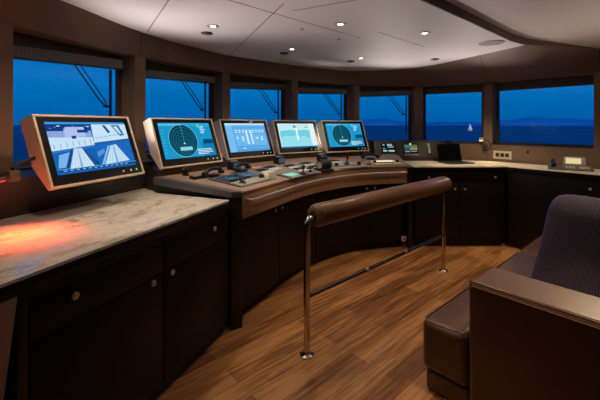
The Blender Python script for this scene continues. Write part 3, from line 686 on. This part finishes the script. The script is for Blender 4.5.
# ================================================================ RIGHT SIDE COUNTER
CT = [(1.375, 4.25), (2.535, 4.27), (3.06, 3.57), (3.62, 2.75), (4.0, 2.95), (3.39, 3.97), (2.615, 4.89), (1.805, 5.365), (1.64, 5.34), (1.40, 4.9)]
wt = thing('marble_worktop', 'pale stone worktop below the right windows carrying the laptop and the desk telephone', 'worktop', (2.5, 4.5, .95))
mb = MB(); mb.prism(CT, .985, 1.0); mb.build('stone_slab', mat('pale_stone', (240, 230, 214), .22, var=.12, scale=6), wt, world=True)
mb = MB(); mb.prism([(1.385, 4.262), (2.53, 4.282), (3.06, 3.585), (3.63, 2.77), (3.98, 2.95), (3.38, 3.96), (2.61, 4.88), (1.80, 5.35), (1.64, 5.33), (1.42, 4.9)], .95, .9845); mb.build('substrate', WENGE2, wt, world=True)
def front_cabinet(label, a, b, knobs):
    a = Vector(a); b = Vector(b); d = b-a; w = d.length
    c = thing('cabinet', label, 'cabinet', (a.x, a.y, 0), (0, 0, math.atan2(d.y, d.x)))
    mb = MB(); mb.box(.001, w-.001, .022, .34, .1, .949); mb.build('body', WENGE, c)
    mb = MB(); mb.box(.001, w-.001, .07, .33, 0, .1); mb.build('plinth', WENGE2, c)
    for kind, x0, x1, z0, z1, kx, kz in knobs:
        p = MB(); p.box(x0*w+.003, x1*w-.003, .003, .021, z0, z1, bev=.002); p = p.build(kind, WENGE, c)
        if kx is not None: knob(p, kx*w, kz, .003, .014)
    return c
front_cabinet('dark cabinet below the laptop, immediately right of the helm', (1.40, 4.275), (1.955, 4.285), [('drawer', 0, 1, .79, .94, .32, .86), ('door', 0, 1, .11, .785, .9, .713)])
front_cabinet('dark cabinet in the corner below the gooseneck lamp by the far windows', (1.957, 4.285), (2.515, 4.295), [('drawer', 0, 1, .79, .94, .79, .86), ('door', 0, 1, .11, .785, .12, .713)])
c = front_cabinet('dark cabinet below the desk telephone, behind the sofa', (2.545, 4.285), (3.08, 3.58), [('door', 0, 1, .11, .94, .9, .83)])
front_cabinet('dark cabinet below the right end of the worktop, next to the frame edge', (3.085, 3.575), (3.63, 2.78), [('door', 0, 1, .11, .94, .1, .83)])

# instrument console with two small displays
t = thing('instrument_console', 'sloping dark console with two small instrument displays, between helm and laptop', 'instrument console', (1.53, 4.885, 1.0005), (0, 0, R(-2)))
mb = MB(); mb.prism([(0, 0), (.0, .05), (.10, .275), (.4, .275), (.4, 0)], -.48, .45, M=MY, bev=.004); mb.build('housing', DASH, t)
sl = math.atan2(.10, .225)
def face(x, u, off): return Vector((x, .0+u*math.sin(sl)-off*math.cos(sl), .05+u*math.cos(sl)+off*math.sin(sl)))
def fbox(x0, x1, u0, u1, o0, o1, m, name, parent):
    mb = MB(); mb.hexa([face(x0, u0, o0), face(x1, u0, o0), face(x1, u1, o0), face(x0, u1, o0), face(x0, u0, o1), face(x1, u0, o1), face(x1, u1, o1), face(x0, u1, o1)]); return mb.build(name, m, parent)
def ui_small(u, a):
    u.rect((8, 14, 16), 0, 0, 1, 1)
    if a: u.multi((160, 205, 205), [(.1, .75, .22, .9), (.4, .72, .75, .92), (.1, .42, .24, .5), (.45, .55, .85, .64), (.1, .12, .35, .3), (.5, .12, .9, .3), (.2, .2, .6, .24)], .8); u.rect((220, 60, 60), .8, .7, .9, .78)
    else:
        u.rect((90, 130, 100), .05, .55, .95, .85, .8); u.rect((190, 150, 80), .45, .3, .95, .55, .7); u.rect((40, 90, 140), .05, .1, .45, .5, .8); u.multi((170, 200, 200), [(.1, .1, .4, .16), (.5, .14, .9, .2)], .8); u.rect((250, 250, 220), .42, .86, .55, .98, 1.0)
for x, a in ((-.28, 1), (.03, 0)):
    s = fbox(x-.11, x+.11, .015, .215, 0, .006, BLACK, 'display', t)
    u = UI(.2, .14, lambda p, q, l, x=x: face(x-.1+.2*p, .06+.145*q, .007+.0002*l)); ui_small(u, a); u.mb.build('screen', None, s, smooth=False)
    for k in range(5): fbox(x-.09+.04*k, x-.07+.04*k, .025, .042, .006, .009, LKEY, 'button', s)
h = fbox(.24, .31, .03, .21, 0, .006, BLACK, 'handset_cradle', t); 
mb = MB(); mb.tube([tuple(face(.275, .05, .02)), tuple(face(.275, .12, .028)), tuple(face(.275, .19, .02))], [.02, .013, .02], seg=12); mb.build('handset', mat('silver_plastic', (150, 150, 160), .35), h)
# laptop
t = thing('laptop', 'open black laptop with a dark screen on the right worktop', 'laptop', (2.02, 4.70, 1.0005), (0, 0, R(12)))
mb = MB(); mb.box(-.18, .18, -.25, 0, 0, .016, bev=.004); b_ = mb.build('base', mat('laptop_grey', (60, 58, 58), .35), t)
mb = MB(); mb.box(-.16, .16, -.13, -.02, .0155, .018); mb.build('keyboard', DKEY, b_); mb = MB(); mb.box(-.05, .05, -.235, -.15, .0155, .0175); mb.build('touchpad', BLACK, b_)
ML2 = Matrix.Translation((0, -.002, .016)) @ Matrix.Rotation(R(-14), 4, 'X')
mb = MB(); mb.box(-.18, .18, 0, .009, 0, .24, bev=.003, M=ML2); l_ = mb.build('lid', BLACK, t)
mb = MB(); mb.box(-.17, .17, -.0015, .0, .012, .23, M=ML2); mb.build('screen', GLOSSB, l_)
# goosenecks
d6, n6 = seg(8)
t = thing('gooseneck_lamp', 'black gooseneck reading lamp with a lit head on the pillar beside the corner socket panel', 'lamp', (2.60, 4.925, 1.15), (0, 0, math.atan2(seg(7)[0].y, seg(7)[0].x)))
mb = MB(); mb.box(-.03, .02, -.03, .0, -.02, .02, bev=.004); mb.build('wall_mount', BLACK, t)
mb = MB(); mb.tube([tuple(p) for p in resample(spline([(0, -.03, 0), (.04, -.06, 0), (.075, -.09, .04), (.06, -.10, .11), (.0, -.10, .15), (-.02, -.10, .155)], 8), 20)], .007, seg=10); mb.build('gooseneck', BLACKR, t)
mb = MB(); mb.tube([(-.01, -.10, .157), (-.07, -.105, .155)], [.02, .024], seg=14); mb.build('lamp_head', STEEL, t)
mb = MB(); mb.box(-.066, -.02, -.116, -.09, .127, .133); mb.build('lamp_lens', em((255, 214, 150), 2.5), t)
LAMP_R = Vector((2.60, 4.82, 1.27))
t = left_thing('gooseneck_lamp', 'black gooseneck chart lamp with a red glowing head beside the camera monitor', 'lamp', .50, .815, 1.235)
mb = MB(); mb.lathe([(.022, .0), (.022, .012), (.012, .02)], M=Matrix.Translation((.27, .06, -.026))); mb.build('mount', BLACK, t)
mb = MB(); mb.tube([tuple(p) for p in resample(spline([(.27, .06, -.01), (.22, .02, .07), (.1, -.08, .085), (-.06, -.15, .06), (-.10, -.185, .04)], 8), 20)], .009, seg=10); mb.build('gooseneck', BLACKR, t)
mb = MB(); mb.box(-.128, -.075, -.208, -.165, -.02, .035, bev=.005); mb.build('lamp_head', mat('dark_bronze', (96, 80, 70), .4, .3), t)
mb = MB(); mb.box(-.30, -.127, -.20, -.17, -.012, .008, bev=.003); mb.build('lamp_arm', mat('dark_bronze', (96, 80, 70), .4, .3), t)
mb = MB(); mb.box(-.29, -.14, -.197, -.173, -.0145, -.0115); mb.build('lamp_lens', em((255, 40, 20), 5), t)
# wall panel with sockets
d7, n7 = seg(8); pc = P[8]+d7*.185
t = thing('socket_panel', 'pale panel with three black sockets low on the wall in the far corner', 'socket', (pc.x-n7.x*.004, pc.y-n7.y*.004, 1.09), (0, 0, math.atan2(d7.y, d7.x)))
mb = MB(); mb.box(-.115, .115, -.004, .003, -.055, .055, bev=.003); mb.build('plate', PALE, t)
for x in (-.06, 0, .06): mb = MB(); mb.box(x-.024, x+.024, -.006, -.003, -.025, .025, bev=.001); mb.build('socket', BLACK, t)
pc = P[8]+d7*.49
t = thing('wall_button', 'tiny round black button on the brown wall under the largest right window', 'button', (pc.x, pc.y, 1.15), (0, 0, math.atan2(d7.y, d7.x)))
mb = MB(); mb.lathe([(.014, 0), (.014, .006), (.009, .01)], M=Matrix.Rotation(R(90), 4, 'X')); mb.build('button', BLACK, t)
mb = MB(); mb.lathe([(.018, -.001), (.018, .003)], M=Matrix.Rotation(R(90), 4, 'X')); mb.build('rim', FRAME, t)
d6_, n6_ = seg(7); pc = P[7]+d6_*.42+n6_*.08
t = thing('sill_camera', 'small black domed device on the window sill above the laptop', 'camera', (pc.x, pc.y, ZS+.0085), (0, 0, 0))
mb = MB(); mb.box(-.045, .045, -.03, .03, 0, .02, bev=.004); mb.build('base', BLACK, t)
mb = MB(); mb.lathe([(.03, 0), (.03, .02), (.022, .035), (.008, .042)], M=Matrix.Translation((0, 0, .019))); mb.build('dome', GLOSSB, t)
# telephone
t = thing('desk_telephone', 'desk telephone with a lit yellow display on the worktop at far right', 'telephone', (3.03, 3.93, 1.0005), (0, 0, R(-34)))
mb = MB(); mb.hexa([(-.20, -.11, 0), (.20, -.11, 0), (.20, .11, 0), (-.20, .11, 0), (-.20, -.11, .018), (.20, -.11, .018), (.20, .11, .05), (-.20, .11, .05)], bev=.004); mb.build('base', mat('olive_plastic', (86, 80, 66), .45), t)
mb = MB(); mb.hexa([(-.06, .05, .04), (.15, .05, .04), (.15, .10, .04), (-.06, .10, .04), (-.05, .08, .135), (.14, .08, .135), (.14, .105, .135), (-.05, .105, .135)], bev=.003); hd_ = mb.build('display_hood', GREYP, t)
mb = MB(); mb.hexa([(-.035, .0535, .062), (.105, .0535, .062), (.105, .06, .062), (-.035, .06, .062), (-.033, .0725, .122), (.103, .0725, .122), (.103, .08, .122), (-.033, .08, .122)]); mb.build('lit_display', em((240, 220, 160), .9), hd_)
mb = MB(); mb.tube([(-.15, -.09, .055), (-.152, -.07, .068), (-.152, .06, .088), (-.15, .085, .08)], [.024, .018, .018, .024], seg=12); mb.build('handset', BLACK, t)
for k in range(4):
    for q in range(3): mb = MB(); mb.box(-.03+.03*q-.011, -.03+.03*q+.011, -.085+.028*k, -.067+.028*k, .02+.0041*k, .027+.0041*k); mb.build('key', LKEY, t)
for k in range(3): mb = MB(); mb.box(.08, .17, -.085+.035*k, -.065+.035*k, .021+.005*k, .028+.005*k); mb.build('key', PALE, t)

# ================================================================ LEANING RAIL
A0 = Vector((.045, 2.283, 0)); A1 = Vector((1.475, 3.596, 0)); RD = (A1-A0).normalized(); RN = Vector((-RD.y, RD.x, 0))
rail = thing('leaning_rail', 'brown leather padded leaning rail on two chrome posts in front of the helm', 'rail', (.76, 2.94, 0))
ZRL = .895
st_, en_ = A0+RD*.058, A1+RD*.05
mb = MB(); pr = .077
prof = [(0, .030), (.004, .052), (.012, .066), (.024, .074), (.040, pr), (.048, pr-.0035), (.054, pr)]
Lr = (en_-st_).length
pp = [(d, r) for d, r in prof]+[(Lr*.33, pr), (Lr*.66, pr)]+[(Lr-d, r) for d, r in prof[::-1]]
mb.tube([tuple(st_+RD*d+Vector((0, 0, ZRL))) for d, r in pp], [r for d, r in pp], seg=36); mb.build('padded_roll', LEATHER, rail, world=True)
mb = MB(); mb.tube([tuple(st_+RD*(-.001)+Vector((0, 0, ZRL))), tuple(st_+RD*.004+Vector((0, 0, ZRL)))], .034, seg=24); mb.build('end_cap', BLACKR, rail, world=True)
mb = MB(); r_ = .045
arc = [A0+Vector((0, 0, .012)), A0+Vector((0, 0, ZRL-r_-.02))]
for k in range(9):
    a = math.pi/2*k/8; arc.append(A0+RD*(r_*(1-math.cos(a)))*.9+Vector((0, 0, ZRL-r_-.012+r_*math.sin(a))))
arc.append(st_+RD*.05+Vector((0, 0, ZRL-.012)))
mb.tube([tuple(p) for p in arc], .0215, seg=18); po = mb.build('post', CHROME, rail, world=True)
IR = loc_matrix(rail).inverted()
def flange(p, parent):
    mb = MB(); mb.lathe([(.046, 0), (.046, .006), (.03, .014), (.024, .024)], M=IR @ Matrix.Translation(p), seg=24); mb.build('floor_flange', CHROME, parent)
flange(A0, po)
mb = MB(); mb.tube([tuple(A1+Vector((0, 0, .012))), tuple(A1+Vector((0, 0, ZRL-.03)))], .0205, seg=18); po2 = mb.build('post', CHROME, rail, world=True); flange(A1, po2)
mb = MB(); q0, q1 = A0+RD*.0+Vector((0, 0, .38)), A1+Vector((0, 0, .37)); mb.tube([tuple(q0), tuple(q1)], .015, seg=14); fr_ = mb.build('foot_bar', mat('dark_chrome', (104, 96, 90), .25, .9), rail, world=True)
for f in (.33, .62):
    mb = MB(); p = q0.lerp(q1, f); mb.tube([tuple(p-RD*.012), tuple(p+RD*.012)], .0175, seg=14); mb.bm.transform(IR); mb.build('bar_collar', STEEL, fr_)

# ================================================================ SOFA
FW = Vector((-.66, .751)); LN = Vector((.751, .66))     # forward and along the seat
SO = Vector((.862, 1.80))                               # front outer corner of the arm
sofa = thing('sofa', 'brown stitched leather sofa with a broad flat arm at lower right', 'sofa', (SO.x, SO.y, 0), (0, 0, math.atan2(LN.y, LN.x)))
def soft(mb, name, parent, m, bev=.03, seg_=4):
    o = mb.build(name, m, parent)
    b = o.modifiers.new('bev', 'BEVEL'); b.width = bev; b.segments = seg_; b.limit_method = 'ANGLE'; b.angle_limit = R(40)
    return o
AT = .30; SH = .40; AH = .70
mb = MB(); mb.box(0, AT, -1.2, 0, .0, AH); arm = soft(mb, 'arm', sofa, SOFAL, .026)
def piping(path, parent, r=.004, m=None, name='piping'): mb = MB(); mb.tube(path, r, seg=8); mb.build(name, m or SOFAL, parent)
piping([(.012, -1.2, AH-.004), (.012, -.03, AH-.004), (.02, -.008, AH-.006), (.03, .0, AH-.012), (.04, .002, AH-.03)], arm, .005)
piping([(.024, -1.2, AH+.0005), (.024, -.03, AH+.0005), (.03, -.012, AH)], arm, .0016, STITCH, 'stitching')
piping([(-.0005, -1.2, AH-.02), (-.0005, -.03, AH-.02), (.0, -.012, AH-.03)], arm, .0014, STITCH, 'stitching')
mb = MB(); mb.box(AT+.002, 2.35, -1.18, .245, .0, .115); mb.box(.02, AT+.002, .002, .245, 0, .115); soft(mb, 'base', sofa, SOFAL, .02)
fx = .0
for k, (x0, x1) in enumerate(((.0, 1.63), (1.635, 2.35))):
    yb = .004 if k == 0 else -.7
    mb = MB()
    if k == 0: mb.prism([(.0, .004), (.0, .262), (x1, .262), (x1, -.92), (AT+.004, -.92), (AT+.004, .004)], .12, SH)
    else: mb.box(x0, x1, -.92, .262, .12, SH)
    c = soft(mb, 'seat_cushion', sofa, SOFAL, .04, 5)
    piping([(x0+.03, .03, SH-.004), (x0+.012, .222, SH-.01), (x0+.045, .254, SH-.01), (x1-.045, .254, SH-.01), (x1-.012, .222, SH-.01), (x1-.012, -.6, SH-.01)] if k == 0 else [(x0+.012, -.6, SH-.01), (x0+.012, .222, SH-.01), (x0+.045, .254, SH-.01), (x1-.05, .254, SH-.01)], c, .005)
    piping([(x0+.03, .03, SH+.0003), (x0+.035, .21, SH+.0003), (x0+.06, .23, SH+.0003), (x1-.06, .23, SH+.0003), (x1-.035, .21, SH+.0003), (x1-.035, -.6, SH+.0003)] if k == 0 else [(x0+.035, -.6, SH+.0003), (x0+.035, .21, SH+.0003), (x0+.06, .23, SH+.0003), (x1-.05, .23, SH+.0003)], c, .0015, STITCH, 'stitching')
mb = MB(); mb.box(AT+.004, 2.35, -1.2, -.94, .118, .82); soft(mb, 'backrest', sofa, SOFAL, .05)
# throw pillow
pw = thing('throw_pillow', 'large knitted purple throw pillow leaning on the sofa arm', 'pillow')
pw.location = (SO.x+LN.x*.46-FW.x*.11, SO.y+LN.y*.46-FW.y*.11, .415)
MP = Matrix(((-FW.x, LN.x, 0, 0), (-FW.y, LN.y, 0, 0), (0, 0, 1, 0), (0, 0, 0, 1)))
pw.rotation_euler = (MP @ Matrix.Rotation(R(3), 4, 'Y') @ Matrix.Rotation(R(-38), 4, 'X')).to_euler()
def pil(u, v, sgn, S=.41):
    th = .15*((1-abs(u)**3.2)*(1-abs(v)**3.2))**.5
    x = u*S*math.sqrt(1-.17*v**8)*(1-.03*(1-v*v)); z = v*S*math.sqrt(1-.17*u**8)*(1-.03*(1-u*u))
    return (x+S, sgn*th, z+S)
mb = MB(); n = 26; vs = []; fs = []
for sg in (1, -1):
    o = len(vs)
    for i in range(n+1):
        for j in range(n+1):
            f = lambda t: math.sin((2*t/n-1)*math.pi/2)
            vs.append(pil(f(i), f(j), sg))
    for i in range(n):
        for j in range(n): fs.append((o+i*(n+1)+j, o+(i+1)*(n+1)+j, o+(i+1)*(n+1)+j+1, o+i*(n+1)+j+1))
mb.faces(vs, fs); bmesh.ops.remove_doubles(mb.bm, verts=mb.bm.verts, dist=.0004); cu = mb.build('cover', KNIT, pw)
path = [pil(-1+2*k/20, 1, 1) for k in range(21)]+[pil(1, 1-2*k/20, 1) for k in range(1, 21)]+[pil(1-2*k/20, -1, 1) for k in range(1, 21)]+[pil(-1, -1+2*k/20, 1) for k in range(1, 21)]
mb = MB(); mb.tube(path, .008, seg=8); mb.build('piping', PIPING, pw)

# ================================================================ CEILING FITTINGS
def downlight(label, x, y, z, first=[None]):
    if first[0] is None:
        t = thing('downlight', label, 'downlight')
        mb = MB(); mb.lathe([(.038, .004), (.046, .0), (.046, -.004), (.030, -.006), (.021, .002)], seg=28); mb.build('trim_ring', STEEL, t)
        mb = MB(); mb.lathe([(.021, .001), (.021, -.003), (.013, -.0045)], seg=24); mb.build('lens', em((255, 226, 180), 14), t); first[0] = t
    else: t = copy_tree(first[0])
    t.location = (x, y, z); t['label'] = label; return t
SPOTS = []
def spot(x, y, z, e, ang=105, rgb=(1, .77, .50), blend=.6, r=.03, tgt=None):
    l = bpy.data.lights.new('fixture_or_fill_lamp', 'SPOT'); l.energy = e; l.spot_size = R(ang); l.spot_blend = blend; l.color = rgb; l.shadow_soft_size = r  # one name for real fixtures and added fill lamps alike
    o = bpy.data.objects.new('fixture_or_fill_lamp', l); COL.objects.link(o); o.location = (x, y, z)
    if tgt is not None: o.rotation_euler = (Vector(tgt)-Vector((x, y, z))).to_track_quat('-Z', 'Y').to_euler()
    return o
K = .98
for lab, x, y, e in (('lit round ceiling downlight at left, above the left radar monitor', -.717, 2.885, 1), ('lit round ceiling downlight above the table display monitor', -.086, 3.758, 1), ('lit round ceiling downlight nearest the camera, above the leaning rail', .327, 2.828, 1), ('lit round ceiling downlight above the right radar monitor', .743, 4.263, 1), ('lit round ceiling downlight farthest right', 1.104, 3.104, 1)):
    downlight(lab, x*K, y*K, ZC-.0005); spot(x*K, y*K, ZC-.02, 19*e)
vt = None
for lab, x, y in (('small dark round ceiling vent beside the leftmost downlight', -.825, 3.104), ('small dark round ceiling vent beside the downlight over the table monitor', -.181, 3.967), ('small dark round ceiling vent beside the downlight over the right radar monitor', .65, 4.462), ('small dark round ceiling vent behind the farthest right downlight', 1.669, 4.327)):
    if vt is None:
        vt = c = thing('ceiling_vent', lab, 'vent')
        mb = MB(); mb.lathe([(.048, .002), (.052, -.002), (.044, -.010), (.03, -.011)], seg=24); mb.build('rim', BLACK, c)
        mb = MB(); mb.lathe([(.029, -.009), (.024, -.016), (.006, -.018)], seg=20); mb.build('nozzle', GREY, c)
    else: c = copy_tree(vt)
    c.location = (x*K, y*K, ZC); c['label'] = lab
t = thing('ceiling_speaker', 'flat grey round ceiling speaker by the ceiling step at right', 'speaker', (1.86, 3.40, ZC))
mb = MB(); mb.lathe([(.115, .001), (.115, -.004), (.108, -.006)], seg=36); mb.build('rim', mat('speaker_grey', (150, 142, 136), .6), t); mb = MB(); mb.lathe([(.107, -.003), (.107, -.007), (.05, -.0075)], seg=36); mb.build('grille', mat('speaker_mesh', (128, 120, 116), .7), t)
sn = None
for lab, x, y in (('tiny round ceiling sensor between the nearest and the far downlights', .37, 3.321), ('tiny round ceiling sensor beside a panel seam, left of the nearest downlight', .017, 2.975)):
    if sn is None:
        sn = c = thing('ceiling_sensor', lab, 'sensor'); mb = MB(); mb.lathe([(.014, .001), (.014, -.004), (.006, -.006)], seg=14); mb.build('sensor', GREY, c)
    else: c = copy_tree(sn)
    c.location = (x*K, y*K, ZC); c['label'] = lab
# added fill lamps under the ceiling, with no fixtures of their own
for x, y, z, e in ((2.0, 2.5, ZR, 12), (2.5, 3.5, ZR, 45), (-.95, 2.05, ZC, 26), (2.6, .9, ZR, 12)):
    spot(x, y, z-.02, e)
spot(1.15, 1.5, ZR-.02, 80, 42); spot(2.75, 3.0, ZR-.02, 170, 26, tgt=(1.82, 2.08, 1.0)); spot(1.72, 4.05, ZC-.02, 48, 66, tgt=(2.25, 4.6, 1.0))  # added fill spots for the sofa arm, the pillow and the right worktop
spot(-.25, .9, ZR-.02, 44, 50, tgt=(-1.25, 2.25, 1.3)); spot(.15, 1.5, ZR-.02, 70, 54, tgt=(-.35, 3.8, 1.25))     # added fill spots aimed at the monitors to brighten their frames
# added fill spots pointing up to brighten the ceiling, no such fixtures in the room
def ceiling_fill(x, y, z, e, tgt, ang=100, rgb=(1, .91, .86)):
    o = spot(x, y, z, e, ang, rgb, 1, .10, tgt); o.name = 'ceiling_fill_lamp'; return o
for x, y, z, e, tx, ty, g in ((-1.50, 2.75, 1.28, 14, -.62, 2.45, 94), (-.62, 4.0, 1.22, 15, .05, 3.25, 94), (.25, 4.75, 1.22, 15, .7, 3.75, 94), (1.25, 5.05, 1.35, 11, 1.35, 4.0, 90), (2.2, 4.55, 1.3, 8, 1.9, 3.5, 84), (-1.1, .2, 1.0, 16, -.35, 1.2, 70)):
    ceiling_fill(x, y, z, e*5.2, (tx, ty, 2.3), g)
ceiling_fill(3.4, 2.0, .55, 110, (3.0, 2.4, 2.37), 84)
# red chart lamp and warm reading lamp
spot(-1.40, 1.72, 1.185, 30, 118, (1, .06, .012), 1, .03, tgt=(-1.37, 1.70, .96))
spot(2.57, 4.80, 1.27, 5, 120, (1, .7, .38), .9, .012, tgt=(2.50, 4.62, 1.0))

# ================================================================ SKY, CAMERA
w = bpy.data.worlds.new('dusk'); SC.world = w; w.use_nodes = True; N = w.node_tree.nodes; L = w.node_tree.links
bg = N['Background']; tc = N.new('ShaderNodeTexCoord'); sx = N.new('ShaderNodeSeparateXYZ'); L.new(tc.outputs['Generated'], sx.inputs[0])
rp = N.new('ShaderNodeValToRGB'); L.new(sx.outputs['Z'], rp.inputs[0]); e = rp.color_ramp.elements
e[0].position = 0; e[0].color = lin((0, 86, 158)); e[1].position = .45; e[1].color = lin((0, 92, 165)); k = e.new(.10); k.color = lin((0, 108, 182))
no = N.new('ShaderNodeTexNoise'); no.inputs['Scale'].default_value = 3; mpg = N.new('ShaderNodeMapping'); mpg.inputs['Scale'].default_value = (1, 1, 6); L.new(tc.outputs['Generated'], mpg.inputs[0]); L.new(mpg.outputs[0], no.inputs[0])
mx = N.new('ShaderNodeMixRGB'); mx.blend_type = 'MULTIPLY'; mx.inputs[0].default_value = .18; L.new(rp.outputs[0], mx.inputs[1]); L.new(no.outputs['Fac'], mx.inputs[2])
L.new(mx.outputs[0], bg.inputs[0]); bg.inputs[1].default_value = 1.3

sun = bpy.data.lights.new('added_sun', 'SUN'); sun.energy = 1.5; sun.color = (1, .93, .88); sun.angle = R(3)  # added low sun from behind, to whiten the sailboat
so2 = bpy.data.objects.new('added_sun', sun); COL.objects.link(so2); so2.rotation_euler = Vector((.12, 1, -.10)).to_track_quat('-Z', 'Y').to_euler()
cam = bpy.data.cameras.new('camera'); co = bpy.data.objects.new('camera', cam); COL.objects.link(co); SC.camera = co
co.location = (0, 0, 1.5); co.rotation_euler = (R(90), 0, 0)
cam.sensor_width = 36; cam.lens = 350/600*36; cam.shift_y = -75/600; cam.clip_start = .02; cam.clip_end = 200000
vsn = SC.view_settings; vsn.view_transform = 'Standard'; vsn.look = 'None'; vsn.exposure = 0; vsn.gamma = 1; vsn.use_curve_mapping = False
